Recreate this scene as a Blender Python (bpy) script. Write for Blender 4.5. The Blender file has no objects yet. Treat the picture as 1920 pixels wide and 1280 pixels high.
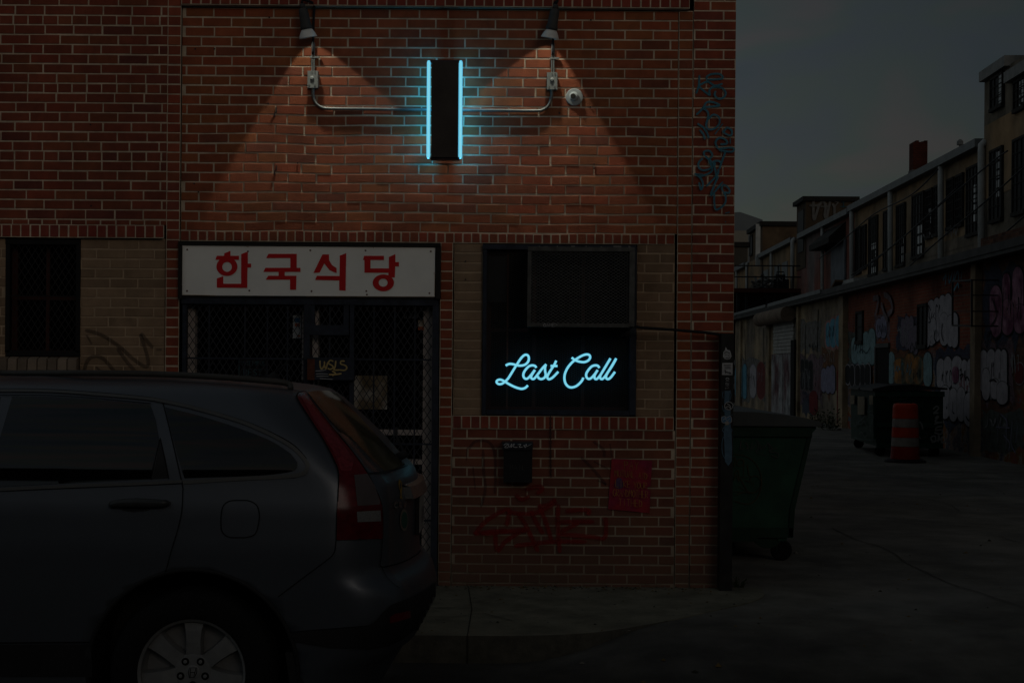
import bpy, bmesh, math, random
from mathutils import Vector, Matrix, noise
from mathutils.bvhtree import BVHTree
from mathutils.geometry import tessellate_polygon
random.seed(7)
scene = bpy.context.scene
COL = scene.collection
R = math.radians

# ------------------------------------------------------------------ survey
# The places of things were measured off the photograph: a level camera 10.5 m in
# front of the brick facade (facade face = plane y 0, pavement = z 0).
F, PU, PV, DW, H = 2807.0, 960.0, 684.0, 10.5, 1.556
ROLL = R(0.45)
CR, SR = math.cos(ROLL), math.sin(ROLL)
CAM = Vector((0, -DW, H))
def ideal(u, v):
    a, b = u-PU, v-PV
    return (a*CR + b*SR)/F, (-a*SR + b*CR)/F
def W(u, v, y=0.0):                       # point at world depth y
    a, b = ideal(u, v); d = y + DW
    return Vector((a*d, y, H - b*d))
def ray(u, v):
    a, b = ideal(u, v)
    return Vector((a, 1, -b)).normalized()
def G(u, v, z=0.0):                       # point on a level plane
    a, b = ideal(u, v); d = (H - z)/b
    return Vector((a*d, d-DW, z))
SK = 65.0/F                               # the alley runs a little to the right
def AP(x0, u, v):                         # point on a wall along the alley
    a, b = ideal(u, v); d = x0/(a - SK)
    return Vector((a*d, d-DW, H - b*d))
def AZ(x0, u, z):                         # same wall, known height
    v = PV
    for _ in range(4):
        a, b = ideal(u, v); d = x0/(a - SK)
        v = PV + (H - z)*F/d + (u-PU)*SR
    return Vector((a*d, d-DW, z))

# ------------------------------------------------------------------ materials
def mat(name, col, rough=0.8, metal=0.0, nscale=6.0, namt=0.25, bump=0.0, bscale=60.0,
        attr=None, grime=0.0, coat=0.0, spec=0.18, col2=None, alpha=1.0):
    m = bpy.data.materials.new(name); m.use_nodes = True
    nt = m.node_tree; N = nt.nodes; L = nt.links
    b = N['Principled BSDF']
    b.inputs['Roughness'].default_value = rough
    b.inputs['Metallic'].default_value = metal
    b.inputs['Specular IOR Level'].default_value = spec
    if coat: 
        b.inputs['Coat Weight'].default_value = coat
        b.inputs['Coat Roughness'].default_value = 0.18
    b.inputs['Alpha'].default_value = alpha
    geo = N.new('ShaderNodeNewGeometry')
    nz = N.new('ShaderNodeTexNoise'); nz.inputs['Scale'].default_value = nscale
    nz.inputs['Detail'].default_value = 6; nz.inputs['Roughness'].default_value = 0.65
    L.new(geo.outputs['Position'], nz.inputs['Vector'])
    mr = N.new('ShaderNodeMapRange')
    mr.inputs[1].default_value = 0.28; mr.inputs[2].default_value = 0.72
    mr.inputs[3].default_value = 1-namt; mr.inputs[4].default_value = 1+namt
    L.new(nz.outputs['Fac'], mr.inputs[0])
    base = N.new('ShaderNodeRGB'); base.outputs[0].default_value = (*col, 1)
    src = base.outputs[0]
    if attr:
        at = N.new('ShaderNodeAttribute'); at.attribute_name = attr; src = at.outputs['Color']
    if col2:
        n2 = N.new('ShaderNodeTexNoise'); n2.inputs['Scale'].default_value = nscale*0.35
        n2.inputs['Detail'].default_value = 4
        L.new(geo.outputs['Position'], n2.inputs['Vector'])
        r2 = N.new('ShaderNodeMapRange'); r2.inputs[1].default_value = 0.42; r2.inputs[2].default_value = 0.6
        L.new(n2.outputs['Fac'], r2.inputs[0])
        mx2 = N.new('ShaderNodeMixRGB'); L.new(r2.outputs[0], mx2.inputs[0]); L.new(src, mx2.inputs[1])
        mx2.inputs[2].default_value = (*col2, 1); src = mx2.outputs[0]
    mul = N.new('ShaderNodeMixRGB'); mul.blend_type = 'MULTIPLY'; mul.inputs[0].default_value = 1
    L.new(src, mul.inputs[1]); L.new(mr.outputs[0], mul.inputs[2])
    out = mul.outputs[0]
    if attr or grime:                                       # broad soot and water marks
        n5 = N.new('ShaderNodeTexNoise'); n5.inputs['Scale'].default_value = 1.1; n5.inputs['Detail'].default_value = 5; n5.inputs['Roughness'].default_value = 0.6
        st = N.new('ShaderNodeMapping'); st.inputs['Scale'].default_value = (1.5, 1.0, 0.6); L.new(geo.outputs['Position'], st.inputs['Vector']); L.new(st.outputs[0], n5.inputs['Vector'])
        r5 = N.new('ShaderNodeMapRange'); r5.inputs[1].default_value = 0.32; r5.inputs[2].default_value = 0.68; r5.inputs[3].default_value = 0.76; r5.inputs[4].default_value = 1.16
        L.new(n5.outputs['Fac'], r5.inputs[0])
        m5 = N.new('ShaderNodeMixRGB'); m5.blend_type = 'MULTIPLY'; m5.inputs[0].default_value = 1; L.new(out, m5.inputs[1]); L.new(r5.outputs[0], m5.inputs[2]); out = m5.outputs[0]
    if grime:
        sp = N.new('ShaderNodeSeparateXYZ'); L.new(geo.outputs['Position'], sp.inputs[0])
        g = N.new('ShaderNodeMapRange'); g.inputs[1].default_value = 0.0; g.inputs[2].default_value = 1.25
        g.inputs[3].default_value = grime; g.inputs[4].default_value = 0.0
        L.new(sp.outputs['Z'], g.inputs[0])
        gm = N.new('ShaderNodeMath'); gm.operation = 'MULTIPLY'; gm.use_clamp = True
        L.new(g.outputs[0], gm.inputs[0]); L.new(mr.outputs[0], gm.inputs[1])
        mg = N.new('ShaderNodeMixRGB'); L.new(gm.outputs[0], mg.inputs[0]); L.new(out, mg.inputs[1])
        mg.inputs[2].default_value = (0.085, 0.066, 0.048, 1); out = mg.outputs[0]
    L.new(out, b.inputs['Base Color'])
    if bump:
        nb = N.new('ShaderNodeTexNoise'); nb.inputs['Scale'].default_value = bscale
        nb.inputs['Detail'].default_value = 5
        L.new(geo.outputs['Position'], nb.inputs['Vector'])
        bp = N.new('ShaderNodeBump'); bp.inputs['Strength'].default_value = bump
        bp.inputs['Distance'].default_value = 0.01
        L.new(nb.outputs['Fac'], bp.inputs['Height']); L.new(bp.outputs['Normal'], b.inputs['Normal'])
    return m

def shaded_worn_street(m):
    """street asphalt darkened in its colour for the shaded foreground, paler worn concrete in the alley, broad stains"""
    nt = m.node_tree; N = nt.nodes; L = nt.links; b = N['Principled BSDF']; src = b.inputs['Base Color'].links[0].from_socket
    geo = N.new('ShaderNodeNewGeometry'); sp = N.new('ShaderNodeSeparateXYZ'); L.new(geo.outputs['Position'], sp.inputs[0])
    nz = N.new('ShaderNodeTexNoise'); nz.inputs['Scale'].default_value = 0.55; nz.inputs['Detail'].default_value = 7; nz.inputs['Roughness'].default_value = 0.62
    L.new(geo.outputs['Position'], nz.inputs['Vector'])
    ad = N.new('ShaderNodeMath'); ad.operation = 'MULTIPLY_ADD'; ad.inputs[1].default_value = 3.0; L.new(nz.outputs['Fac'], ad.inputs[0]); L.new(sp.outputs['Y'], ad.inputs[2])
    r1 = N.new('ShaderNodeMapRange'); r1.inputs[1].default_value = -1.2; r1.inputs[2].default_value = 1.6; r1.inputs[3].default_value = 0.5; r1.inputs[4].default_value = 1.15; L.new(ad.outputs[0], r1.inputs[0])  # foreground shade put into the colour, darker towards the street
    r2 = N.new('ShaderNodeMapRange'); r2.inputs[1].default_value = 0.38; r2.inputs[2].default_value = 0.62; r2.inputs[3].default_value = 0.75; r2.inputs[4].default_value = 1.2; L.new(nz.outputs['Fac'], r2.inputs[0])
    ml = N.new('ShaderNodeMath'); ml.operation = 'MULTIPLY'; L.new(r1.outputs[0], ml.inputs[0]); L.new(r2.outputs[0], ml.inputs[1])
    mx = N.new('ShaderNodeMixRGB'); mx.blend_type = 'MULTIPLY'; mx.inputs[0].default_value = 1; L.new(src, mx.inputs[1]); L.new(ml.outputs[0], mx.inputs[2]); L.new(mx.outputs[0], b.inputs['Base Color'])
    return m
def mat_brick(name, c1, c2, cm, paint=None, sx=1.0):
    """procedural brick on a wall: uses x+y run along the wall and z up, paint = layer of old paint blotches"""
    m = bpy.data.materials.new(name); m.use_nodes = True
    nt = m.node_tree; N = nt.nodes; L = nt.links; b = N['Principled BSDF']
    b.inputs['Roughness'].default_value = 0.95; b.inputs['Specular IOR Level'].default_value = 0.1
    geo = N.new('ShaderNodeNewGeometry'); sp = N.new('ShaderNodeSeparateXYZ')
    L.new(geo.outputs['Position'], sp.inputs[0])
    ad = N.new('ShaderNodeMath'); ad.operation = 'ADD'
    L.new(sp.outputs['X'], ad.inputs[0]); L.new(sp.outputs['Y'], ad.inputs[1])
    cb = N.new('ShaderNodeCombineXYZ'); L.new(ad.outputs[0], cb.inputs[0]); L.new(sp.outputs['Z'], cb.inputs[1])
    br = N.new('ShaderNodeTexBrick'); L.new(cb.outputs[0], br.inputs['Vector'])
    br.inputs['Scale'].default_value = 1.0
    br.inputs['Brick Width'].default_value = 0.206*sx; br.inputs['Row Height'].default_value = 0.068*sx
    br.inputs['Mortar Size'].default_value = 0.006*sx; br.inputs['Bias'].default_value = 0.0
    br.inputs['Color1'].default_value = (*c1, 1); br.inputs['Color2'].default_value = (*c2, 1)
    br.inputs['Mortar'].default_value = (*cm, 1)
    nz = N.new('ShaderNodeTexNoise'); nz.inputs['Scale'].default_value = 0.9; nz.inputs['Detail'].default_value = 8
    nz.inputs['Roughness'].default_value = 0.7
    L.new(geo.outputs['Position'], nz.inputs['Vector'])
    mr = N.new('ShaderNodeMapRange'); mr.inputs[1].default_value = 0.3; mr.inputs[2].default_value = 0.7
    mr.inputs[3].default_value = 0.45; mr.inputs[4].default_value = 1.35
    L.new(nz.outputs['Fac'], mr.inputs[0])
    mul = N.new('ShaderNodeMixRGB'); mul.blend_type = 'MULTIPLY'; mul.inputs[0].default_value = 1
    L.new(br.outputs['Color'], mul.inputs[1]); L.new(mr.outputs[0], mul.inputs[2])
    out = mul.outputs[0]
    if paint:
        st = N.new('ShaderNodeMapping'); st.inputs['Scale'].default_value = (1.6, 0.55, 0.8)
        L.new(geo.outputs['Position'], st.inputs['Vector'])
        n3 = N.new('ShaderNodeTexNoise'); n3.inputs['Scale'].default_value = 1.3; n3.inputs['Detail'].default_value = 7
        n3.inputs['Roughness'].default_value = 0.75
        L.new(st.outputs[0], n3.inputs['Vector'])
        rp = N.new('ShaderNodeValToRGB'); cr = rp.color_ramp; cr.interpolation = 'CONSTANT'
        cr.elements[0].position = 0.0; cr.elements[0].color = (0.05, 0.16, 0.20, 1)
        cr.elements[1].position = 0.40; cr.elements[1].color = (0.22, 0.06, 0.04, 1)
        for p, c in ((0.46, (0.18, 0.10, 0.02)), (0.5, (0.25, 0.22, 0.2)), (0.55, (0.06, 0.09, 0.13)), (0.6, (0.15, 0.2, 0.2)), (0.66, (0.03, 0.03, 0.03))):
            e = cr.elements.new(p); e.color = (*c, 1)
        L.new(n3.outputs['Fac'], rp.inputs[0])
        n4 = N.new('ShaderNodeTexNoise'); n4.inputs['Scale'].default_value = 0.6; n4.inputs['Detail'].default_value = 6
        L.new(geo.outputs['Position'], n4.inputs['Vector'])
        hz = N.new('ShaderNodeMapRange'); hz.inputs[1].default_value = 0.3; hz.inputs[2].default_value = 2.6
        hz.inputs[3].default_value = 0.22*paint; hz.inputs[4].default_value = -0.18
        L.new(sp.outputs['Z'], hz.inputs[0])
        sm = N.new('ShaderNodeMath'); sm.operation = 'ADD'; L.new(n4.outputs['Fac'], sm.inputs[0]); L.new(hz.outputs[0], sm.inputs[1])
        th = N.new('ShaderNodeMapRange'); th.inputs[1].default_value = 0.54; th.inputs[2].default_value = 0.6
        th.inputs[4].default_value = 0.75
        L.new(sm.outputs[0], th.inputs[0])
        mx = N.new('ShaderNodeMixRGB'); L.new(th.outputs[0], mx.inputs[0]); L.new(out, mx.inputs[1]); L.new(rp.outputs[0], mx.inputs[2])
        out = mx.outputs[0]
    L.new(out, b.inputs['Base Color'])
    bp = N.new('ShaderNodeBump'); bp.inputs['Strength'].default_value = 0.5; bp.inputs['Distance'].default_value = 0.01
    bp.invert = True
    L.new(br.outputs['Fac'], bp.inputs['Height']); L.new(bp.outputs['Normal'], b.inputs['Normal'])
    return m

def mat_neon(name, back):
    m = bpy.data.materials.new(name); m.use_nodes = True
    nt = m.node_tree; N = nt.nodes; L = nt.links; N.clear()
    o = N.new('ShaderNodeOutputMaterial'); e = N.new('ShaderNodeEmission'); L.new(e.outputs[0], o.inputs[0])
    lw = N.new('ShaderNodeLayerWeight'); lw.inputs[0].default_value = 0.5
    rp = N.new('ShaderNodeValToRGB'); cr = rp.color_ramp
    cr.elements[0].position = 0.0; cr.elements[0].color = (0.22, 0.66, 0.80, 1)
    cr.elements[1].position = 1.0; cr.elements[1].color = (0.0, 0.13, 0.34, 1)
    k = cr.elements.new(0.5); k.color = (0.15, 0.57, 0.76, 1)
    k = cr.elements.new(0.72); k.color = (0.03, 0.36, 0.66, 1)
    L.new(lw.outputs['Facing'], rp.inputs[0])
    geo = N.new('ShaderNodeNewGeometry'); sp = N.new('ShaderNodeSeparateXYZ'); L.new(geo.outputs['Normal'], sp.inputs[0])
    mr = N.new('ShaderNodeMapRange'); mr.inputs[1].default_value = 0.08; mr.inputs[2].default_value = 0.45
    mr.inputs[3].default_value = 1.0; mr.inputs[4].default_value = back
    L.new(sp.outputs['Y'], mr.inputs[0]); L.new(mr.outputs[0], e.inputs[1])
    mk = N.new('ShaderNodeMapRange'); mk.inputs[1].default_value = 0.08; mk.inputs[2].default_value = 0.45; L.new(sp.outputs['Y'], mk.inputs[0])
    mx = N.new('ShaderNodeMixRGB'); L.new(mk.outputs[0], mx.inputs[0]); L.new(rp.outputs[0], mx.inputs[1]); mx.inputs[2].default_value = (0.04, 0.40, 0.72, 1); L.new(mx.outputs[0], e.inputs[0])
    return m

# ------------------------------------------------------------------ mesh builder
class MB:
    def __init__(s): s.v = []; s.f = []; s.mi = []; s.c = []
    def add(s, vs, fs, mi=0, c=None):
        k = len(s.v); s.v += [Vector(p) for p in vs]
        for q in fs: s.f.append(tuple(k+i for i in q)); s.mi.append(mi); s.c.append(c)
    def box(s, a, b, mi=0, c=None):
        (x0, y0, z0), (x1, y1, z1) = a, b
        x0, x1 = min(x0, x1), max(x0, x1); y0, y1 = min(y0, y1), max(y0, y1); z0, z1 = min(z0, z1), max(z0, z1)
        s.add([(x0,y0,z0),(x1,y0,z0),(x1,y1,z0),(x0,y1,z0),(x0,y0,z1),(x1,y0,z1),(x1,y1,z1),(x0,y1,z1)],
              [(0,3,2,1),(4,5,6,7),(0,1,5,4),(1,2,6,5),(2,3,7,6),(3,0,4,7)], mi, c)
    def bar(s, p, q, w, h, up=(0,0,1), mi=0):            # square bar from p to q
        p = Vector(p); q = Vector(q); d = (q-p).normalized(); up = Vector(up)
        if abs(d.dot(up)) > 0.95: up = Vector((0, 1, 0))
        sx = d.cross(up).normalized()*w/2; sz = sx.cross(d).normalized()*h/2
        vs = [p-sx-sz, p+sx-sz, p+sx+sz, p-sx+sz, q-sx-sz, q+sx-sz, q+sx+sz, q-sx+sz]
        s.add(vs, [(0,3,2,1),(4,5,6,7),(0,1,5,4),(1,2,6,5),(2,3,7,6),(3,0,4,7)], mi)
    def quad(s, a, b, c, d, mi=0, col=None): s.add([a,b,c,d], [(0,1,2,3)], mi, col)
    def tube(s, pts, r, n=8, mi=0, closed=False):
        pts = [Vector(p) for p in pts]; m = len(pts); k = len(s.v)
        t0 = (pts[1]-pts[0]).normalized()
        u = t0.orthogonal().normalized()
        for i, p in enumerate(pts):
            t = (pts[min(i+1, m-1)] - pts[max(i-1, 0)]).normalized()
            u = (u - t*u.dot(t)).normalized(); w = t.cross(u)
            rr = r[i] if isinstance(r, (list, tuple)) else r
            for j in range(n):
                a = 2*math.pi*j/n; s.v.append(p + (u*math.cos(a) + w*math.sin(a))*rr)
        for i in range(m-1):
            for j in range(n):
                j2 = (j+1) % n
                s.f.append((k+i*n+j, k+i*n+j2, k+(i+1)*n+j2, k+(i+1)*n+j)); s.mi.append(mi); s.c.append(None)
        for e, rev in ((0, True), (m-1, False)):
            q = tuple(k+e*n+j for j in range(n)); s.f.append(q[::-1] if rev else q); s.mi.append(mi); s.c.append(None)
    def lathe(s, prof, origin, axis=(0,0,1), n=24, mi=0):  # prof: (radius, height)
        ax = Vector(axis).normalized(); u = ax.orthogonal().normalized(); w = ax.cross(u); o = Vector(origin)
        k = len(s.v); m = len(prof)
        for r, h in prof:
            for j in range(n):
                a = 2*math.pi*j/n; s.v.append(o + ax*h + (u*math.cos(a) + w*math.sin(a))*r)
        for i in range(m-1):
            for j in range(n):
                j2 = (j+1) % n
                s.f.append((k+i*n+j, k+i*n+j2, k+(i+1)*n+j2, k+(i+1)*n+j)); s.mi.append(mi); s.c.append(None)
        if prof[0][0] > 1e-5: s.f.append(tuple(k+j for j in range(n))[::-1]); s.mi.append(mi); s.c.append(None)
        if prof[-1][0] > 1e-5: s.f.append(tuple(k+(m-1)*n+j for j in range(n))); s.mi.append(mi); s.c.append(None)
    def prism(s, poly, vec, mi=0, col=None):              # poly: 3D points (planar), extruded by vec
        poly = [Vector(p) for p in poly]; vec = Vector(vec); n = len(poly)
        tr = tessellate_polygon([poly]); k = len(s.v)
        s.v += poly + [p+vec for p in poly]
        for t in tr:
            s.f.append(tuple(k+i for i in t)); s.mi.append(mi); s.c.append(col)
            s.f.append(tuple(k+n+i for i in t[::-1])); s.mi.append(mi); s.c.append(col)
        for i in range(n):
            j = (i+1) % n; s.f.append((k+i, k+j, k+n+j, k+n+i)); s.mi.append(mi); s.c.append(col)
    def flat(s, poly, mi=0, col=None):
        poly = [Vector(p) for p in poly]; tr = tessellate_polygon([poly]); k = len(s.v); s.v += poly
        for t in tr: s.f.append(tuple(k+i for i in t)); s.mi.append(mi); s.c.append(col)
    def ribbon(s, pts, w, nrm, lift=0.0, mi=0, taper=True, step=0.0002):
        """flat painted stroke along pts lying on a surface with normal nrm"""
        pts = [Vector(p) for p in pts]; m = len(pts)
        if m < 2: return
        nrm = Vector(nrm).normalized(); k = len(s.v)
        for i, p in enumerate(pts):
            t = (pts[min(i+1, m-1)] - pts[max(i-1, 0)])
            if t.length < 1e-9: t = Vector((1, 0, 0))
            sd = nrm.cross(t.normalized())*w/2
            if taper and i in (0, m-1): sd *= 0.55
            o = p + nrm*(lift + i*step)
            s.v += [o-sd, o+sd]
        for i in range(m-1):
            s.f.append((k+2*i, k+2*i+1, k+2*i+3, k+2*i+2)); s.mi.append(mi); s.c.append(None)
    def build(s, name, mats, parent=None, smooth=False, loc=None, recalc=True):
        root = parent
        while root is not None and root.parent is not None: root = root.parent
        if root is not None: o = Vector(root['_o'])
        elif loc is not None: o = Vector(loc)
        else:
            xs = [p.x for p in s.v]; ys = [p.y for p in s.v]; zs = [p.z for p in s.v]
            o = Vector(((min(xs)+max(xs))/2, (min(ys)+max(ys))/2, min(zs)))
        me = bpy.data.meshes.new(name)
        me.from_pydata([p-o for p in s.v], [], s.f)
        if not isinstance(mats, (list, tuple)): mats = [mats]
        for m in mats: me.materials.append(m)
        me.polygons.foreach_set('material_index', s.mi)
        if any(c is not None for c in s.c):
            at = me.attributes.new('bcol', 'FLOAT_COLOR', 'FACE')
            fl = []
            for c in s.c: fl += list(c or (0.3, 0.3, 0.3)) + [1.0]
            at.data.foreach_set('color', fl)
        if smooth: me.polygons.foreach_set('use_smooth', [True]*len(me.polygons))
        me.update(); me.validate()
        if recalc:
            bm = bmesh.new(); bm.from_mesh(me); bmesh.ops.recalc_face_normals(bm, faces=bm.faces); bm.to_mesh(me); bm.free()
        ob = bpy.data.objects.new(name, me); COL.objects.link(ob)
        if parent is not None: ob.parent = parent
        else: ob.location = o; ob['_o'] = list(o)
        if smooth == 'auto':
            me.set_sharp_from_angle(angle=R(35))
        return ob

def tag(o, label, cat, group=None):
    o['label'] = label; o['category'] = cat
    if group: o['group'] = group
    return o
def thing(name, label, cat, loc, group=None):
    o = bpy.data.objects.new(name, None); COL.objects.link(o); o.location = loc; o['_o'] = list(Vector(loc))
    o.empty_display_size = 0.1
    return tag(o, label, cat, group)
def struct(o): o['kind'] = 'structure'; return o

def crom(pts, n=6, closed=False):                           # smooth curve through points
    pts = [Vector(p) for p in pts]; out = []; m = len(pts)
    for i in range(m-1):
        p0 = pts[max(i-1, 0)]; p1 = pts[i]; p2 = pts[i+1]; p3 = pts[min(i+2, m-1)]
        for k in range(n):
            t = k/n
            out.append(0.5*((2*p1) + (p2-p0)*t + (2*p0-5*p1+4*p2-p3)*t*t + (3*p1-p0-3*p2+p3)*t**3))
    out.append(pts[-1]); return out
def zm(x0, y0, sc):                                         # survey notes were taken at several magnifications
    return lambda pts: [(x0 + x/sc, y0 + y/sc) for x, y in pts]
def v2(pts): return [Vector((x, y, 0)) for x, y in pts]
def smooth2(pts, n=5): return [(p.x, p.y) for p in crom(v2(pts), n)]
def spray(mb, strokes, cv, place, w, nrm, lift=0.003, mi=0, n=5, sm=True):
    for i, st in enumerate(strokes):
        px = cv(st)
        if sm and len(px) > 2: px = smooth2(px, n)
        mb.ribbon([place(*p) for p in px], w, nrm, lift + 0.0007*i, mi)
STROKES = {'A':[[(0,0),(.5,1),(1,0)],[(.2,.4),(.8,.4)]],'B':[[(0,0),(0,1),(.8,.9),(.8,.6),(0,.52)],[(0,.5),(.95,.4),(.9,.05),(0,0)]],
 'C':[[(1,.85),(.5,1),(0,.6),(0,.3),(.5,0),(1,.15)]],'D':[[(0,0),(0,1),(.8,.75),(.9,.4),(.7,.1),(0,0)]],'E':[[(1,1),(0,1),(0,0),(1,0)],[(0,.5),(.8,.5)]],
 'F':[[(1,1),(0,1),(0,0)],[(0,.5),(.8,.5)]],'G':[[(1,.85),(.5,1),(0,.6),(0,.3),(.5,0),(1,.2),(1,.45),(.6,.45)]],'H':[[(0,0),(0,1)],[(1,0),(1,1)],[(0,.5),(1,.5)]],
 'I':[[(.5,0),(.5,1)]],'K':[[(0,0),(0,1)],[(1,1),(0,.45),(1,0)]],'L':[[(0,1),(0,0),(1,0)]],'M':[[(0,0),(.1,1),(.5,.4),(.9,1),(1,0)]],
 'N':[[(0,0),(0,1),(1,0),(1,1)]],'O':[[(.5,1),(0,.7),(0,.3),(.5,0),(1,.3),(1,.7),(.5,1)]],'P':[[(0,0),(0,1),(.9,.9),(.9,.6),(0,.5)]],
 'R':[[(0,0),(0,1),(.9,.9),(.9,.6),(0,.5),(1,0)]],'S':[[(1,.85),(.5,1),(.05,.75),(.5,.5),(.95,.25),(.5,0),(0,.15)]],'T':[[(0,1),(1,1)],[(.5,1),(.5,0)]],
 'U':[[(0,1),(0,.25),(.5,0),(1,.25),(1,1)]],'V':[[(0,1),(.5,0),(1,1)]],'W':[[(0,1),(.25,0),(.5,.6),(.75,0),(1,1)]],'Y':[[(0,1),(.5,.5),(1,1)],[(.5,.5),(.5,0)]],
 '1':[[(.2,.8),(.5,1),(.5,0)]],'2':[[(0,.8),(.4,1),(.9,.8),(.8,.5),(0,0),(1,0)]],'J':[[(1,1),(.9,.2),(.5,0),(.1,.2)]],'Z':[[(0,1),(1,1),(0,0),(1,0)]],'X':[[(0,0),(1,1)],[(0,1),(1,0)]],'3':[[(0,.9),(.6,1),(.9,.75),(.4,.52),(1,.3),(.6,0),(0,.1)]], '8':[[(.5,.5),(.1,.75),(.5,1),(.9,.75),(.5,.5),(0,.25),(.5,0),(1,.25),(.5,.5)]]}
def letters(text, x0, x1, y0, y1, gap=0.35):                # strokes of a line of text in a pixel box (y0 top)
    n = len(text); cw = (x1-x0)/(n + gap*(n-1)); out = []
    for i, ch in enumerate(text):
        for st in STROKES.get(ch, []):
            out.append([(x0 + i*cw*(1+gap) + a*cw, y1 - b*(y1-y0)) for a, b in st])
    return out
idn = lambda p: p

SUN_E, SKY_S, SPOT_E, NEON_BACK = 0.13, 0.031, 0.155, 24.0
# ------------------------------------------------------------------ light and sky
SUN_EL, SUN_AZ = R(17.0), R(24.0)                           # low, behind the camera and to the right
sun_dir = Vector((math.cos(SUN_EL)*math.sin(SUN_AZ), -math.cos(SUN_EL)*math.cos(SUN_AZ), math.sin(SUN_EL)))
sl = bpy.data.lights.new('sun', 'SUN'); sl.energy = SUN_E; sl.angle = R(22); sl.color = (1.0, 0.9, 0.8)
so = bpy.data.objects.new('sun', sl); COL.objects.link(so)
so.rotation_euler = (-sun_dir).to_track_quat('-Z', 'Y').to_euler()

wd = bpy.data.worlds.new('World'); scene.world = wd; wd.use_nodes = True
nt = wd.node_tree; N = nt.nodes; L = nt.links; bg = N['Background']
sky = N.new('ShaderNodeTexSky'); sky.sky_type = 'NISHITA'; sky.sun_disc = False
sky.sun_elevation = SUN_EL; sky.sun_rotation = math.pi - SUN_AZ
sky.air_density = 1.2; sky.dust_density = 2.0
tc = N.new('ShaderNodeTexCoord')
mp = N.new('ShaderNodeMapping'); mp.inputs['Scale'].default_value = (1.0, 1.0, 2.2); mp.inputs['Rotation'].default_value = (0.0, R(32), R(10))
L.new(tc.outputs['Generated'], mp.inputs['Vector'])
cn = N.new('ShaderNodeTexNoise'); cn.inputs['Scale'].default_value = 7.5; cn.inputs['Detail'].default_value = 3; cn.inputs['Roughness'].default_value = 0.45
cn.inputs['Distortion'].default_value = 0.5
L.new(mp.outputs[0], cn.inputs['Vector'])
cr = N.new('ShaderNodeValToRGB'); e = cr.color_ramp.elements
e[0].position = 0.34; e[0].color = (0.46, 0.62, 0.70, 1); e[1].position = 0.68; e[1].color = (0.92, 0.76, 0.74, 1)
k = cr.color_ramp.elements.new(0.46); k.color = (0.60, 0.68, 0.80, 1)
k = cr.color_ramp.elements.new(0.56); k.color = (0.63, 0.76, 0.69, 1)
L.new(cn.outputs['Fac'], cr.inputs[0])
sp = N.new('ShaderNodeSeparateXYZ'); L.new(tc.outputs['Generated'], sp.inputs[0])
hz = N.new('ShaderNodeMapRange'); hz.inputs[1].default_value = 0.03; hz.inputs[2].default_value = 0.26
hz.inputs[3].default_value = 1.15; hz.inputs[4].default_value = 0.92; L.new(sp.outputs['Z'], hz.inputs[0])
hx = N.new('ShaderNodeMapRange'); hx.inputs[1].default_value = 0.14; hx.inputs[2].default_value = 0.33
hx.inputs[3].default_value = 1.25; hx.inputs[4].default_value = 0.70; L.new(sp.outputs['X'], hx.inputs[0])
lf_ = N.new('ShaderNodeMapRange'); lf_.inputs[1].default_value = 0.05; lf_.inputs[2].default_value = -0.45   # brighter western half of the sky
lf_.inputs[3].default_value = 1.0; lf_.inputs[4].default_value = 4.2; L.new(sp.outputs['X'], lf_.inputs[0])
m0 = N.new('ShaderNodeMath'); m0.operation = 'MULTIPLY'; L.new(hx.outputs[0], m0.inputs[0]); L.new(lf_.outputs[0], m0.inputs[1])
mm = N.new('ShaderNodeMath'); mm.operation = 'MULTIPLY'; L.new(hz.outputs[0], mm.inputs[0]); L.new(m0.outputs[0], mm.inputs[1])
m1 = N.new('ShaderNodeMixRGB'); m1.blend_type = 'MULTIPLY'; m1.inputs[0].default_value = 1
L.new(cr.outputs[0], m1.inputs[1]); L.new(mm.outputs[0], m1.inputs[2])
m2 = N.new('ShaderNodeMixRGB'); m2.inputs[0].default_value = 0.88                 # overcast veil over the blue sky
L.new(sky.outputs[0], m2.inputs[1]); L.new(m1.outputs[0], m2.inputs[2])
L.new(m2.outputs[0], bg.inputs['Color']); bg.inputs['Strength'].default_value = SKY_S

# ------------------------------------------------------------------ camera and render
cd = bpy.data.cameras.new('camera'); cam = bpy.data.objects.new('camera', cd); COL.objects.link(cam)
cam.location = CAM
cam.rotation_mode = 'QUATERNION'
cam.rotation_quaternion = Matrix.Rotation(ROLL, 3, 'Y').to_quaternion() @ Matrix.Rotation(R(90), 3, 'X').to_quaternion()
cam.rotation_mode = 'XYZ'
cam.rotation_euler = (Matrix.Rotation(-ROLL, 3, 'Y') @ Matrix.Rotation(R(90), 3, 'X')).to_euler()
cd.sensor_width = 36; cd.lens = 36*F/1920; cd.shift_y = 44/1920; cd.clip_end = 2000; cd.clip_start = 0.1
scene.camera = cam
scene.view_settings.view_transform = 'Standard'; scene.view_settings.look = 'None'; scene.view_settings.exposure = 0
scene.render.engine = 'CYCLES'
scene.cycles.use_denoising = True
scene.cycles.max_bounces = 6

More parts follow.
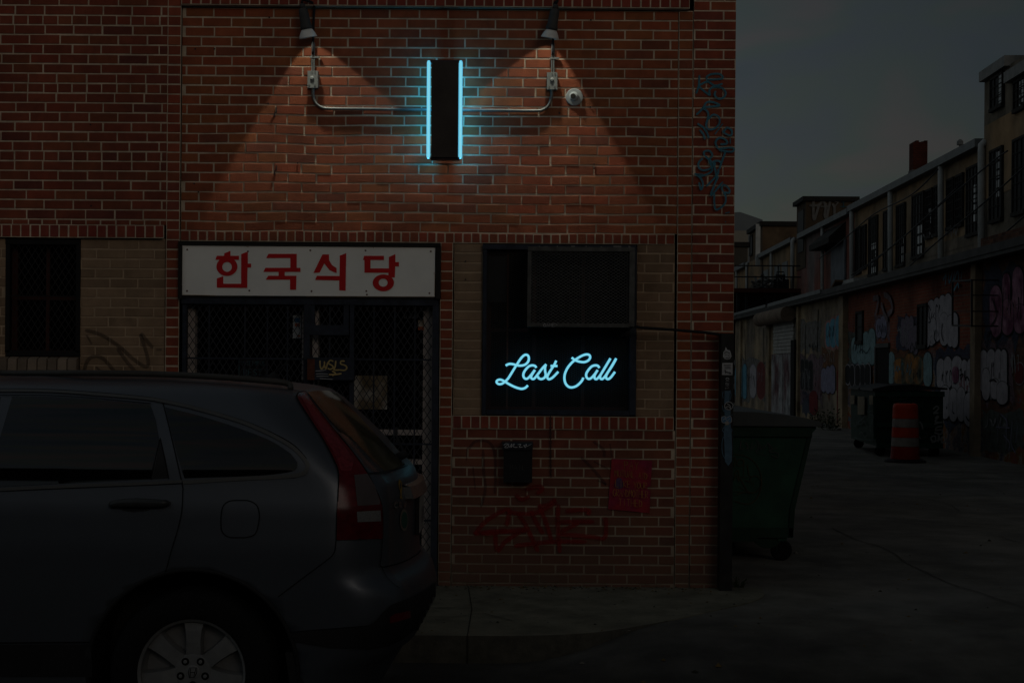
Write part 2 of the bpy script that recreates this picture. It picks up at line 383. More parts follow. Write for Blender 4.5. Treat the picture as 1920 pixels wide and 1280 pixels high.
# ------------------------------------------------------------------ materials in use
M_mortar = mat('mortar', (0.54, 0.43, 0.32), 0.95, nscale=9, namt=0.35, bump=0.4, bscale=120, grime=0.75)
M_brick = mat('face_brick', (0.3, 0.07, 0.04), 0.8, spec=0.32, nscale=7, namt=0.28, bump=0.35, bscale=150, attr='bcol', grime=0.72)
M_tan = mat('tan_brick', (0.3, 0.2, 0.13), 0.92, nscale=7, namt=0.2, bump=0.3, bscale=150, attr='bcol')
M_tanmortar = mat('tan_mortar', (0.40, 0.29, 0.195), 0.95, nscale=9, namt=0.2)
M_sidebrick = mat_brick('side_brick', (0.2, 0.05, 0.03), (0.15, 0.04, 0.025), (0.25, 0.2, 0.15))
M_roof = mat('roof_felt', (0.05, 0.05, 0.05), 0.95)
M_black = mat('black_paint', (0.012, 0.012, 0.014), 0.55, nscale=20)
M_navy = mat('navy_steel', (0.022, 0.026, 0.038), 0.55, nscale=14, namt=0.5)
M_steel = mat('dark_steel', (0.075, 0.075, 0.072), 0.5, metal=0.3, nscale=20, namt=0.4)
M_mesh = mat('mesh_steel', (0.11, 0.114, 0.114), 0.6, metal=0.2, nscale=20, namt=0.3)
M_void = mat('dark_interior', (0.004, 0.003, 0.003), 0.9)
M_glass = mat('dark_pane', (0.004, 0.004, 0.005), 0.12, spec=0.25)
M_redwood = mat('red_trim', (0.05, 0.016, 0.012), 0.7)
M_palewood = mat('pale_trim', (0.5, 0.43, 0.4), 0.7, nscale=10)
M_white = mat('white_enamel', (0.86, 0.85, 0.81), 0.45, nscale=2.5, namt=0.08)
M_red = mat('sign_red', (0.55, 0.012, 0.014), 0.5, nscale=8, namt=0.1)
M_conduit = mat('galvanised', (0.17, 0.17, 0.16), 0.5, metal=0.35, nscale=30, namt=0.25)
M_conc = mat('concrete', (0.145, 0.137, 0.103), 0.92, nscale=3.0, namt=0.45, bump=0.35, bscale=70)
M_asph = shaded_worn_street(mat('asphalt', (0.105, 0.101, 0.092), 0.93, nscale=2.2, namt=0.22, bump=0.5, bscale=90, col2=(0.128, 0.121, 0.105)))
M_kerb = mat('kerb_stone', (0.075, 0.072, 0.060), 0.9, nscale=12, namt=0.35, bump=0.5, bscale=40)
M_neon = mat_neon('neon_blue', NEON_BACK)
M_neon2 = mat_neon('neon_script', 1.2)
M_sprayblue = mat('spray_blue', (0.05, 0.20, 0.27), 0.8, nscale=12, namt=0.3, alpha=0.85)
M_sprayred = mat('spray_red', (0.22, 0.012, 0.010), 0.8, nscale=10, namt=0.35, alpha=0.66)
M_sprayblack = mat('spray_black', (0.05, 0.035, 0.03), 0.85, nscale=10, namt=0.3, alpha=0.42)
M_spraydim = mat('spray_faded', (0.06, 0.03, 0.03), 0.85, nscale=10, namt=0.3, alpha=0.42)
M_spraywhite = mat('spray_white', (0.32, 0.32, 0.33), 0.8, nscale=10, namt=0.3)
M_sprayyellow = mat('spray_yellow', (0.42, 0.31, 0.13), 0.8, nscale=10, namt=0.25)

# ------------------------------------------------------------------ ground
def sstep(t): t = max(0, min(1, t)); return t*t*(3-2*t)
def road_z(x, y):
    far = sstep((-y-60)/40)
    ap = sstep((x-0.0)/0.95)*sstep((y+3.2)/1.6)*sstep((14-x)/4)
    return (-0.15 + 0.15*sstep((y+1.95)/1.7))*(1-ap) + 0.002*ap + 0.1*far
def ax(vals): return sorted(set(vals))
gx = ax([-600, -300, -150, -80, -40, -25] + [i*1.0 for i in range(-16, 17)] + [i*.1 for i in range(-3, 30)] + [25, 40, 80, 150, 300, 600])
gy = ax([-600, -300, -150, -100, -90, -80, -70, -60, -40, -25] + [-16+i for i in range(0, 14)] + [-3.6+0.1*i for i in range(0, 37)] + [1, 2, 4, 8, 16, 32, 60, 120, 300, 600])
g = MB(); g.v = [Vector((x, y, road_z(x, y))) for y in gy for x in gx]
nx = len(gx)
for j in range(len(gy)-1):
    for i in range(nx-1):
        g.f.append((j*nx+i, j*nx+i+1, (j+1)*nx+i+1, (j+1)*nx+i)); g.mi.append(0); g.c.append(None)
# pavement with its rounded kerb at the mouth of the alley
kc = [(-14, -1.94), (-0.3, -1.94)] + [tuple(p)[:2] for p in crom([(0.0, -1.935, 0), (0.3, -1.88, 0), (0.58, -1.74, 0), (0.96, -1.38, 0), (1.3, -0.97, 0), (1.56, -0.66, 0), (1.72, -0.35, 0), (1.76, 0.0, 0)], 5)]
def inset(c, d):
    out = []
    for i, p in enumerate(c):
        a = Vector((*c[max(i-1, 0)], 0)); b = Vector((*c[min(i+1, len(c)-1)], 0)); t = (b-a).normalized()
        out.append((p[0]-t.y*d, p[1]+t.x*d))
    return out
ki = inset(kc, 0.16)
pz = 0.006
sw = MB(); top = [(x, y, pz) for x, y in ki] + [(1.5, 0.3, pz), (-14, 0.3, pz)]
sw.flat(top)
kb = MB()
for i in range(len(kc)-1):
    (a, b), (c, d) = kc[i], kc[i+1]; (a2, b2), (c2, d2) = ki[i], ki[i+1]
    h1 = max(road_z(a, b), -0.16)-0.03; h2 = max(road_z(c, d), -0.16)-0.03
    mi_ = 1 if a > .9 else 0; kb.quad((a, b, pz+.002), (c, d, pz+.002), (c2, d2, pz+.002), (a2, b2, pz+.002), 1)
    kb.quad((a, b, h1), (c, d, h2), (c, d, pz+.002), (a, b, pz+.002), mi_)  # face darker than the top, its shade set by colour
struct(kb.build('kerb', [M_kerb, M_conc], loc=(0, 0, 0)))
jm = sw
for u in (878,):                                            # joints of the pavement slabs and kerb stones
    p = W(u, 1100); q = G(876, 1196, 0)
    jm.ribbon([(p.x, -0.02, pz), (q.x, -1.0, pz), (q.x, -1.94, pz)], 0.007, (0, 0, 1), 0.002, 1, taper=False)
    jm.box((q.x-.002, -1.946, -0.15), (q.x+.006, -1.935, 0.010), 1)
for x in (-2.6, -4.6, -6.6): jm.ribbon([(x, -0.02, pz), (x, -1.94, pz)], 0.014, (0, 0, 1), 0.005, 1, taper=False)
jm.ribbon([(-12, -0.98, pz), (-0.35, -0.98, pz)], 0.012, (0, 0, 1), 0.0058, 1, taper=False)
ck = [G(u, v, 0) for u, v in ((840, 1160), (870, 1157), (905, 1152), (960, 1166), (1010, 1160))]
jm.ribbon([(p.x, p.y, pz) for p in ck], 0.008, (0, 0, 1), 0.0065, 1)
struct(jm.build('pavement', [M_conc, mat('joint_dirt', (0.035, 0.032, 0.025), 0.95)], loc=(0, 0, 0)))
# cracks and patches of the alley floor
ac = g
for st in ([(1695, 1055), (1730, 1070), (1780, 1095), (1830, 1110), (1920, 1140)], [(1560, 990), (1600, 1010), (1660, 1030), (1700, 1056)], [(1870, 1005), (1920, 1020)], [(1560, 930), (1640, 925), (1760, 940), (1800, 960)]):
    ps = [G(*p, 0.0) for p in smooth2(st, 5)]
    ac.ribbon([(p.x+random.uniform(-.01, .01), p.y+random.uniform(-.03, .03), road_z(p.x, p.y)) for p in ps], 0.009, (0, 0, 1), 0.005, 1)
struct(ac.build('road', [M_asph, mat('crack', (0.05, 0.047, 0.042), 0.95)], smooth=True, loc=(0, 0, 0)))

# ------------------------------------------------------------------ the brick building
B = thing('brick_building', 'red brick corner building with tan infill beside its barred windows', 'building', (-1.2, 0.5, 0))
RED = (0.285, 0.073, 0.030); TAN = (0.285, 0.19, 0.12)
def jit(c, amt=0.25):
    k = random.uniform(1-amt, 1+amt*0.8); r = random.random()
    cr_, cg, cb = c
    if c[0] < 1.9*c[1]: pass
    elif r < 0.09: cr_, cg, cb = cr_*0.74, cg*0.8, cb*1.0
    elif r < 0.3: cg *= 1.15
    elif r < 0.4: cr_ *= 1.06; cg *= 0.92; cb *= 0.9
    return (cr_*k, cg*k, cb*k)
def warp(p):
    u = (p.x*F/DW + PU); v = PV + (H-p.z)*F/DW
    m = sstep((v-190)/60)*sstep((460-v)/30)*sstep((u-350)/130)*sstep((1310-u)/60)
    if m > 0:
        p.z += m*(0.011*noise.noise(Vector((p.x*2.6, p.z*1.4, 3))) + 0.006*noise.noise(Vector((p.x*9, p.z*4, 7))))
    return p
def brick(mb, x0, x1, z0, z1, y, col, depth=0.014):
    e = 0.0022
    j = lambda: random.uniform(-0.0016, 0.0016)
    x0 += j(); x1 += j(); z0 += j(); z1 += j(); y += random.uniform(-0.0015, 0.0015)
    vs = [Vector(q) for q in ((x0+e, y, z0+e), (x1-e, y, z0+e), (x1-e, y, z1-e), (x0+e, y, z1-e),
          (x0, y+e, z0), (x1, y+e, z0), (x1, y+e, z1), (x0, y+e, z1), (x0, y+depth, z0), (x1, y+depth, z0), (x1, y+depth, z1), (x0, y+depth, z1))]
    vs = [warp(q) for q in vs]
    mb.add(vs, [(0,1,2,3), (4,5,1,0), (5,6,2,1), (6,7,3,2), (7,4,0,3), (8,9,5,4), (9,10,6,5), (10,11,7,6), (11,8,4,7)], 0, col)
CH, BL, MJ = 0.0680, 0.2055, 0.0105
ZREF = W(900, 36).z
def panel(mb, x0, x1, z0, z1, y, base=RED, mode='run', off=0.0, headers=(), ch=CH, bl=BL, amt=0.18, zref=ZREF):
    """bricks with a mortar bed behind; mode run / stack / soldier"""
    mb.quad((x0, y+0.0038, z0), (x1, y+0.0038, z0), (x1, y+0.0038, z1), (x0, y+0.0038, z1), 1)
    if mode == 'soldier':
        n = max(1, round((x1-x0)/ch)); w = (x1-x0)/n
        for i in range(n): brick(mb, x0+i*w+MJ/2, x0+(i+1)*w-MJ/2, z0+MJ/2, z1-MJ/2, y, jit(base, amt))
        return
    i0 = math.ceil((zref - z1)/ch - 1); i = i0
    while zref - i*ch > z0:
        b1 = min(zref - i*ch - MJ/2, z1); b0 = max(zref-(i+1)*ch + MJ/2, z0)
        if b1-b0 > 0.015:
            if mode == 'stack': brick(mb, x0+MJ/2, x1-MJ/2, b0, b1, y, jit(base, amt))
            else:
                hd = (i % 7) in headers; L_ = bl/2 if hd else bl
                s = x0 + off + (0 if i % 2 else -bl/2) - bl*2 + random.uniform(-.012, .012); jl = 0
                while s < x1:
                    jr = random.uniform(-.005, .005); a = max(s+MJ/2+jl, x0+0.002); b = min(s+L_-MJ/2+jr, x1-0.002); jl = jr
                    if b-a > 0.02: brick(mb, a, b, b0, b1, y, jit(base, amt))
                    s += L_
        i += 1
def px(u, v): p = W(u, v); return p.x
def pzz(u, v): return W(u, v).z
XC = px(1376, 500)                                           # the corner at the alley
zb = -0.02
ZT = pzz(900, -300)
xA, xB = px(313, 300), px(339, 300)
xA2, xB2 = px(309, 700), px(335, 700)
xP5, xP6 = px(1268, 600), px(1296, 600)
w1 = MB()
zl = pzz(160, 421)
panel(w1, -9.0, xA, zl, ZT, -0.008, base=(0.205, 0.048, 0.024), off=0.05, headers=(1,), zref=pzz(100, 11))  # left bricks darkened in colour for the light falling off at the edge
zs = pzz(160, 446)
panel(w1, -9.0, xA-0.012, zs, zl-0.002, -0.02, base=(0.24, 0.045, 0.028), mode='soldier', ch=0.0668)
panel(w1, xA+.001, xB-0.001, zb, ZT, -0.012, base=(0.25, 0.055, 0.027), mode='stack')
zt3 = pzz(800, 17)
zl3 = pzz(800, 435)
panel(w1, xB+0.001, xP5+.001, zl3, zt3, 0.010, off=0.03)
zsol = pzz(800, 455)
panel(w1, xB2+0.004, px(1265, 445), zsol, zl3, 0.004, base=(0.25, 0.055, 0.027), mode='soldier', ch=0.0622)
panel(w1, xB+0.004, px(1292, 5), zt3+0.008, zt3+0.21, -0.045, base=(0.23, 0.042, 0.026), mode='soldier', ch=0.068)
w1.box((xB+0.004, -0.036, zt3+0.006), (px(1292, 5), 0.02, zt3+0.012), 1)
panel(w1, xB+0.004, px(1292, 5), zt3+0.21, ZT, -0.02)
panel(w1, xP5+0.003, xP6+0.000, zb, zt3, 0.0, mode='stack')
panel(w1, xP6+0.002, XC, zb, ZT, -0.012, base=(0.24, 0.052, 0.026), off=0.205)
w1.quad((xP6+.004, -.0045, zb), (xP6+.004, 0.03, zb), (xP6+.004, 0.03, ZT), (xP6+.004, -.0045, ZT), 1)
w1.quad((XC-.002, -.0045, zb), (XC-.002, 0.05, zb), (XC-.002, 0.05, ZT), (XC-.002, -.0045, ZT), 1)
zsill = pzz(1050, 780); zsill2 = pzz(1050, 805)
panel(w1, px(824, 700), px(848, 700), zb, zsol, 0.0, base=(0.28, 0.066, 0.031), mode='stack')
xW0, xW1 = px(849, 700), px(1264, 700)
panel(w1, xW0, xW1, zsill2, zsill, -0.008, base=(0.27, 0.055, 0.03), mode='soldier', ch=0.0645)
panel(w1, xW0, xP5-0.002, zb, zsill2-0.002, 0.004, base=(0.20, 0.05, 0.027), off=0.11, zref=pzz(1050, 823), ch=0.0675)  # base colour lowered to paint in the shade low on the wall
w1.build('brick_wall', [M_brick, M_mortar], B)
# tan infill
t1 = MB()
ztan = zs
panel(t1, px(149, 560), xA2-0.004, zb, ztan, 0.02, base=TAN, off=0.0, zref=pzz(230, 467))
panel(t1, -2.9-1.0, px(9, 560), zb, ztan, 0.02, base=TAN, zref=pzz(230, 467))
panel(t1, px(9, 560), px(149, 560), zb, pzz(75, 696), 0.02, base=TAN, zref=pzz(230, 467))
panel(t1, -9.0, -3.9, zb, ztan, 0.02, base=TAN, zref=pzz(230, 467))
t1.build('tan_brick_infill', [M_tan, M_tanmortar], B)
t2 = MB()
panel(t2, xW0+0.004, px(904, 620), zsill, zsol, 0.016, base=TAN, mode='stack', zref=pzz(875, 474), amt=0.12)
t2.build('tan_brick_infill', [M_tan, M_tanmortar], B); t2 = MB()
panel(t2, px(1194, 620), xW1, zsill, zsol, 0.016, base=(0.255, 0.165, 0.105), off=0.06, zref=pzz(1230, 475), amt=0.15)
t2.build('tan_brick_infill', [M_tan, M_tanmortar], B)
# volume behind, side wall along the alley, roof
sd = MB(); sd.quad((XC-.001, 0.05, -.02), (XC+0.35, 18, -.02), (XC+0.35, 18, ZT), (XC-.001, 0.05, ZT)); sd.quad((XC+.35, 18, -.02), (-9, 18, -.02), (-9, 18, ZT), (XC+.35, 18, ZT)); sd.quad((-9, 18, -.02), (-9, 0, -.02), (-9, 0, ZT), (-9, 18, ZT))
sd.build('side_wall', M_sidebrick, B)
rf = MB(); rf.box((-9, -0.02, ZT), (XC, 0.3, ZT+0.06)); rf.quad((-9, 0.3, ZT-.1), (XC, 0.3, ZT-.1), (XC+.3, 18, ZT-.1), (-9, 18, ZT-.1))
rf.build('roof', M_roof, B)
# reveals so that the openings are closed boxes
rv = MB()
def reveal(x0, x1, z0, z1, y0, y1):
    rv.quad((x0, y0, z0), (x0, y1, z0), (x0, y1, z1), (x0, y0, z1)); rv.quad((x1, y0, z0), (x1, y1, z0), (x1, y1, z1), (x1, y0, z1))
    rv.quad((x0, y0, z1), (x1, y0, z1), (x1, y1, z1), (x0, y1, z1)); rv.quad((x0, y0, z0), (x1, y0, z0), (x1, y1, z0), (x0, y1, z0))
    rv.quad((x0, y1, z0), (x1, y1, z0), (x1, y1, z1), (x0, y1, z1))
xD0, xD1 = px(333, 700), px(824, 700)
reveal(xD0, xD1, zb, zsol, 0.02, 0.6)
xR0, xR1 = px(904, 620), px(1194, 620)
reveal(xR0, xR1, zsill, zsol, 0.02, 0.35)
xL0, xL1 = px(9, 560), px(149, 560); zL0, zL1 = pzz(80, 667), ztan
reveal(xL0, xL1, zL0-0.1, zL1, 0.02, 0.3)
rv.build('opening_reveal', M_void, B)

def win(name, x0, x1, z0, z1, y, nv, nh, mframe, mpane, t=0.04, parent=B):
    f = MB()
    f.box((x0, y, z0), (x0+t, y+.05, z1)); f.box((x1-t, y, z0), (x1, y+.05, z1))
    f.box((x0+t, y, z0), (x1-t, y+.05, z0+t)); f.box((x0+t, y, z1-t), (x1-t, y+.05, z1))
    for i in range(1, nv): a = x0+(x1-x0)*i/nv; f.box((a-.012, y+.006, z0+t), (a+.012, y+.04, z1-t))
    for i in range(1, nh): a = z0+(z1-z0)*i/nh; f.box((x0+t, y+.008, a-.012), (x1-t, y+.038, a+.012))
    w = f.build(name, mframe, parent)
    p = MB(); p.box((x0+t*.5, y+.022, z0+t*.5), (x1-t*.5, y+.028, z1-t*.5)); p.build('pane', mpane, w)
    return w
win('window', xL0+.01, xL1-.01, zL0, zL1-.01, 0.12, 2, 2, M_redwood, M_glass)
win('window', xR0+.02, xR1-.02, zsill+.02, zsol-.02, 0.16, 3, 2, M_redwood, M_glass)
sl_ = MB()
n = 8
for i in range(n):
    a = px(-2, 680)+(px(147, 680)-px(-2, 680))*i/n; b = px(-2, 680)+(px(147, 680)-px(-2, 680))*(i+1)/n
    z1 = pzz(70, 669); z0 = pzz(70, 694); c = jit((0.21, 0.16, 0.12), .3)
    sl_.prism([(a+.004, 0.10, z1+.02), (a+.004, -0.035, z1-.015), (a+.004, -0.04, z0), (a+.004, 0.10, z0)], (b-a-.008, 0, 0), 0, c)
sl_.build('window_sill', [M_tan], B)

# ---- spray paint on the walls of this building (parts of it)
cv = zm(1280, 120, 4)
blue = [[(125,85),(120,165),(100,225)],[(120,165),(185,135),(240,165),(300,150)],[(120,170),(160,205),(205,240)],[(190,130),(180,100),(220,78),(280,80),(300,110),(250,118),(190,120)],
 [(205,240),(200,200),(230,175),(290,180),(320,215),(310,250),(270,265),(240,240),(245,205)],[(100,385),(150,335),(180,290),(230,290),(275,315),(180,325),(155,335),(185,360),(190,400),(175,460),(195,495),(250,480),(275,440),(265,400),(225,385),(190,420)],
 [(110,450),(150,475),(180,515),(195,560)],[(125,495),(155,530),(165,570)],[(300,450),(240,530)],[(265,640),(245,590),(275,555),(320,570),(330,600),(280,605)],[(310,510),(330,480),(365,500),(360,540),(310,520),(300,500)],[(355,560),(355,600)],
 [(260,640),(370,630),(370,660),(270,650)],[(320,660),(290,740),(275,790)],[(160,690),(160,660),(200,655),(220,690),(190,715),(170,695)],[(150,710),(120,740),(120,780),(150,800),(200,790),(240,760),(230,735),(265,730),(285,745)],
 [(90,825),(130,855),(150,900),(135,945),(120,890)],[(100,830),(150,840),(220,800),(190,720)],[(175,920),(215,880),(260,830),(265,790)],[(265,845),(240,900),(210,990),(300,885)],[(300,960),(290,930),(310,910),(345,940),(345,970),(310,965)],
 [(235,970),(235,1050),(250,1095),(310,1055),(320,1000),(300,960)],[(315,1120),(350,1115)],[(315,1188),(322,1185)],[(85,828),(150,830)],[(160,690),(230,760),(250,860)]]
onw = lambda y: (lambda u, v: W(u, v, y))
gm = MB(); spray(gm, blue, cv, onw(-0.012), 0.0145, (0, -1, 0), 0.005)
gm.build('graffiti_tag', M_sprayblue, B)['label'] = 'blue looping spray tag running down the corner pier'
cv = zm(860, 800, 4.8)
redt = [[(140,970),(230,860),(330,790),(440,740),(450,790),(430,890)],[(140,960),(300,940),(440,930)],[(330,930),(345,1110),(420,1030),(540,950),(620,920)],[(530,770),(590,860),(650,980),(715,1120)],[(650,750),(700,860),(760,960)],
 [(720,700),(790,870),(840,1040)],[(500,1070),(700,1045),(870,1030),(1150,1030)],[(870,650),(800,700),(720,710)],[(900,700),(890,860),(910,1130)],[(900,860),(1000,850),(1220,850)],[(960,760),(1070,745),(1170,750),(1160,790)],
 [(920,940),(1000,900),(1080,860)],[(910,965),(1200,985),(1310,995),(1325,880),(1320,810)],[(510,610),(570,650),(640,620)],[(600,560),(680,540),(740,535),(750,560),(700,600)],[(860,640),(880,700)],[(440,760),(560,780),(700,770),(860,690)],[(200,960),(460,935),(620,915)]]
gm = MB(); spray(gm, redt, cv, onw(0.004), 0.030, (0, -1, 0), 0.005)
gm.build('graffiti_tag', M_sprayred, B)['label'] = 'red spray tag low on the wall under the mailbox'
cv = zm(0, 420, 4)
bl = [[(640,795),(760,830),(900,920),(1000,1010),(1100,1070),(1110,1000),(1060,830),(1100,870),(1150,930)],[(650,830),(690,900)],[(630,1110),(660,1020),(720,990),(790,1020),(880,1130)],[(720,1070),(770,1110)],[(880,930),(960,1040),(1050,1140)],[(1175,942),(1215,942)]]
gm = MB(); spray(gm, bl, cv, onw(0.02), 0.026, (0, -1, 0), 0.005)
gm.build('graffiti_tag', M_sprayblack, B)['label'] = 'dark zigzag tag on the tan brick beside the left window'
cv = zm(860, 800, 4.8)
fd = [[(90,200),(150,130),(260,130),(320,220),(330,420),(325,600)],[(80,180),(70,300)],[(220,200),(225,400),(240,560),(200,720)],[(1100,270),(1200,370),(1270,450),(1330,520)],[(1210,130),(1300,200),(1310,270)],[(1360,150),(1380,270)],[(1215,310),(1350,380)],[(1250,480),(1330,515)],[(130,360),(150,560)]]
gm = MB(); spray(gm, fd, cv, onw(0.004), 0.020, (0, -1, 0), 0.004)
gm.build('graffiti_tag', M_spraydim, B)['label'] = 'faded dark scribbles around the mailbox'

# ------------------------------------------------------------------ storefront behind the gate (part of the building)
def bw(u, v, y): return W(u, v, y)
def pbox(mb, u0, u1, v0, v1, y0, y1, mi=0):                  # box from its picture rectangle at its front plane
    um, vm = (u0+u1)/2, (v0+v1)/2
    mb.box((W(u0, vm, y0).x, y0, W(um, v1, y0).z), (W(u1, vm, y0).x, y1, W(um, v0, y0).z), mi)
YS = 0.10
st = MB()
pbox(st, 344, 364, 572, 1100, YS, YS+.08); pbox(st, 792, 810, 575, 1100, YS, YS+.08)
pbox(st, 566, 569, 575, 712, YS, YS+.06); pbox(st, 586, 597, 575, 690, YS, YS+.08)
pbox(st, 597, 792, 805, 815, YS+.01, YS+.07); pbox(st, 690, 792, 861, 870, YS+.01, YS+.07)
pbox(st, 587, 590, 713, 760, YS, YS+.03); pbox(st, 595, 598, 713, 760, YS, YS+.03)
sf = st.build('storefront', M_palewood, B)
tr = MB(); pbox(tr, 364, 792, 568, 582, YS, YS+.08); pbox(tr, 569, 586, 582, 712, YS+.02, YS+.07); tr.build('door_head', M_redwood, sf)
gp = MB(); gp.quad(W(340, 560, YS+.09), W(340, 1120, YS+.09), W(815, 1120, YS+.09), W(815, 560, YS+.09)); gp.build('pane', M_glass, sf)
M_poster = mat('old_poster', (0.5, 0.48, 0.45), 0.8, nscale=14, namt=0.35, col2=(0.2, 0.15, 0.09))
pp = MB(); pbox(pp, 664, 726, 704, 767, YS+.05, YS+.054); pp.build('poster', M_poster, sf)['label'] = 'stained white board inside the door glass'
M_stk = mat('sticker_white', (0.38, 0.40, 0.42), 0.6); M_stb = mat('sticker_blue', (0.03, 0.12, 0.25), 0.6); M_sto = mat('sticker_orange', (0.35, 0.09, 0.03), 0.6)
sk = MB(); pbox(sk, 549, 565, 591, 634, YS+.05, YS+.053, 0); pbox(sk, 552, 562, 596, 604, YS+.048, YS+.051, 1); pbox(sk, 553, 562, 606, 612, YS+.048, YS+.051, 2); pbox(sk, 557, 563, 628, 631, YS+.048, YS+.051, 2)
sk.build('sticker', [M_stk, M_stb, M_sto], sf)['label'] = 'white card-payment sticker on the door glass'
sk = MB(); pbox(sk, 784, 795, 600, 612, YS-.006, YS-.003, 0); pbox(sk, 784, 795, 612, 619, YS-.006, YS-.003, 1); sk.build('sticker', [M_poster, M_sto], sf)['label'] = 'small orange and white sticker on the right door post'
sk = MB(); spray(sk, letters('CLOSED', 758, 784, 589, 597), idn, onw(YS+.08), 0.006, (0, -1, 0), 0.004, sm=False); sk.build('lettering', mat('dull_letter', (0.13, 0.13, 0.14), 0.7), sf)['label'] = 'pale lettering high on the right pane'
M_teal = mat('board_teal', (0.06, 0.12, 0.14), 0.7)
nb = MB(); pbox(nb, 447, 500, 673, 718, YS+.04, YS+.05, 1); pbox(nb, 447, 449, 673, 718, YS+.03, YS+.039, 0)
spray(nb, letters('VOTE', 453, 471, 677, 685)+letters('FOR', 474, 486, 677, 685)+letters('US', 489, 496, 677, 685), idn, onw(YS+.04), 0.006, (0, -1, 0), 0.003, sm=False)
spray(nb, letters('BEST', 457, 491, 692, 704)+letters('EDG', 457, 491, 708, 717), idn, onw(YS+.04), 0.008, (0, -1, 0), 0.003, sm=False)
nb.build('notice_board', [M_teal, M_black], sf)['label'] = 'dark notice reading VOTE FOR US BEST behind the left pane'

# ------------------------------------------------------------------ security gate over the storefront
def diamond(mb, x0, x1, z0, z1, y, dx, dz, w, mi=0):
    """two families of crossing wires clipped to a rectangle"""
    for s in (1, -1):
        k = -int((x1-x0)/dx) - int((z1-z0)/dz) - 3
        sl = dz/dx
        n = int((x1-x0)/dx + (z1-z0)/dz) + 4
        for i in range(-n, n+1):
            # line: z = z0 + s*sl*(x-x0) + i*dz
            pts = []
            a, b = x0, x1
            za, zb_ = z0 + s*sl*(a-x0) + i*dz, z0 + s*sl*(b-x0) + i*dz
            lo, hi = z0, z1
            t0, t1 = 0.0, 1.0; d = zb_-za
            for bnd, sg in ((lo, 1), (hi, -1)):
                f0 = sg*(za-bnd); f1 = sg*(zb_-bnd)
                if f0 < 0 and f1 < 0: t0, t1 = 1, 0; break
                if f0 < 0: t0 = max(t0, f0/(f0-f1))
                elif f1 < 0: t1 = min(t1, f0/(f0-f1))
            if t1-t0 < 0.004: continue
            p = Vector((a+(b-a)*t0, y-0.0015*s, za+d*t0)); q = Vector((a+(b-a)*t1, y-0.0015*s, za+d*t1))
            tt = (q-p).normalized(); sd_ = Vector((-tt.z, 0, tt.x))*w/2
            mb.quad(p-sd_, q-sd_, q+sd_, p+sd_, mi)
GY = 0.0
gate = thing('security_gate', 'dark steel gate of diamond mesh panels across the shop entrance', 'gate', (W(580, 1100).x, 0.02, 0.006))
fr = MB()
pbox(fr, 340, 822, 558, 571, GY-.02, GY+.03)
for u0, u1 in ((340, 348), (568, 579), (654, 662), (809, 821)): pbox(fr, u0, u1, 571, 1108, GY-.018, GY+.028)
pbox(fr, 348, 822, 1094, 1108, GY-.016, GY+.026)
pbox(fr, 579, 654, 616, 628, GY-.021, GY+.028); pbox(fr, 579, 590, 571, 616, GY-.015, GY+.02); pbox(fr, 644, 654, 571, 616, GY-.015, GY+.02); pbox(fr, 590, 644, 609, 616, GY-.015, GY+.02)
fr.build('frame', M_navy, gate)
hb = MB()
for v in (671, 829, 972): pbox(hb, 348, 809, v, v+3.5, GY-.006, GY+.006)
for u in (389, 456, 498, 536, 615, 698, 737, 775): pbox(hb, u, u+3, 571, 1094, GY+.007, GY+.018)
hb.build('bars', M_navy, gate)
M_wire = mat('gate_wire', (0.032, 0.033, 0.038), 0.55, nscale=15)
for u0, u1, v1 in ((348, 568, 1094), (662, 809, 1094), (590, 644, 609), (579, 654, 1094)):
    g2 = MB(); v0 = 571 if v1 != 1094 or u0 != 579 else 628
    x0, x1 = px(u0, 700), px(u1, 700)
    diamond(g2, x0, x1, pzz((u0+u1)/2, v1), pzz((u0+u1)/2, v0), GY+.002, 0.0475, 0.074, 0.0052)
    g2.build('mesh_panel', M_wire, gate)
lb = MB(); pbox(lb, 576, 590, 672, 712, GY-.09, GY-.02, 1); pbox(lb, 590, 664, 672, 712, GY-.09, GY-.02, 0); pbox(lb, 574, 666, 670, 673, GY-.092, GY-.02, 0)
M_rust = mat('rust', (0.10, 0.035, 0.02), 0.85, nscale=20, namt=0.4)
box_ = lb.build('lock_box', [M_navy, M_rust], gate)
cv = zm(540, 660, 6.4)
ws = MB(); spray(ws, [[(385,100),(388,170),(408,202),(438,150),(438,110)],[(438,150),(455,200),(478,120)],[(545,112),(510,98),(485,130),(530,160),(545,185),(510,205),(478,192)],[(575,103),(568,170),(555,212),(625,212)],[(682,108),(640,108),(635,140),(690,160),(708,190),(680,217),(622,212)],[(490,268),(560,268),(645,256)],[(530,225),(572,255),(532,280)]], cv, onw(GY-.09), 0.010, (0, -1, 0), 0.004)
ws.build('graffiti_tag', M_sprayyellow, box_)['label'] = 'yellow tag reading WSLS with an arrow'
ws = MB(); spray(ws, [[(330,225),(400,222),(460,212)],[(335,262),(400,258),(480,265)],[(340,290),(420,286),(490,290)],[(380,315),(470,322),(540,326)]], cv, onw(GY-.09), 0.0045, (0, -1, 0), 0.004)
ws.build('paint_scratches', M_spraywhite, box_)

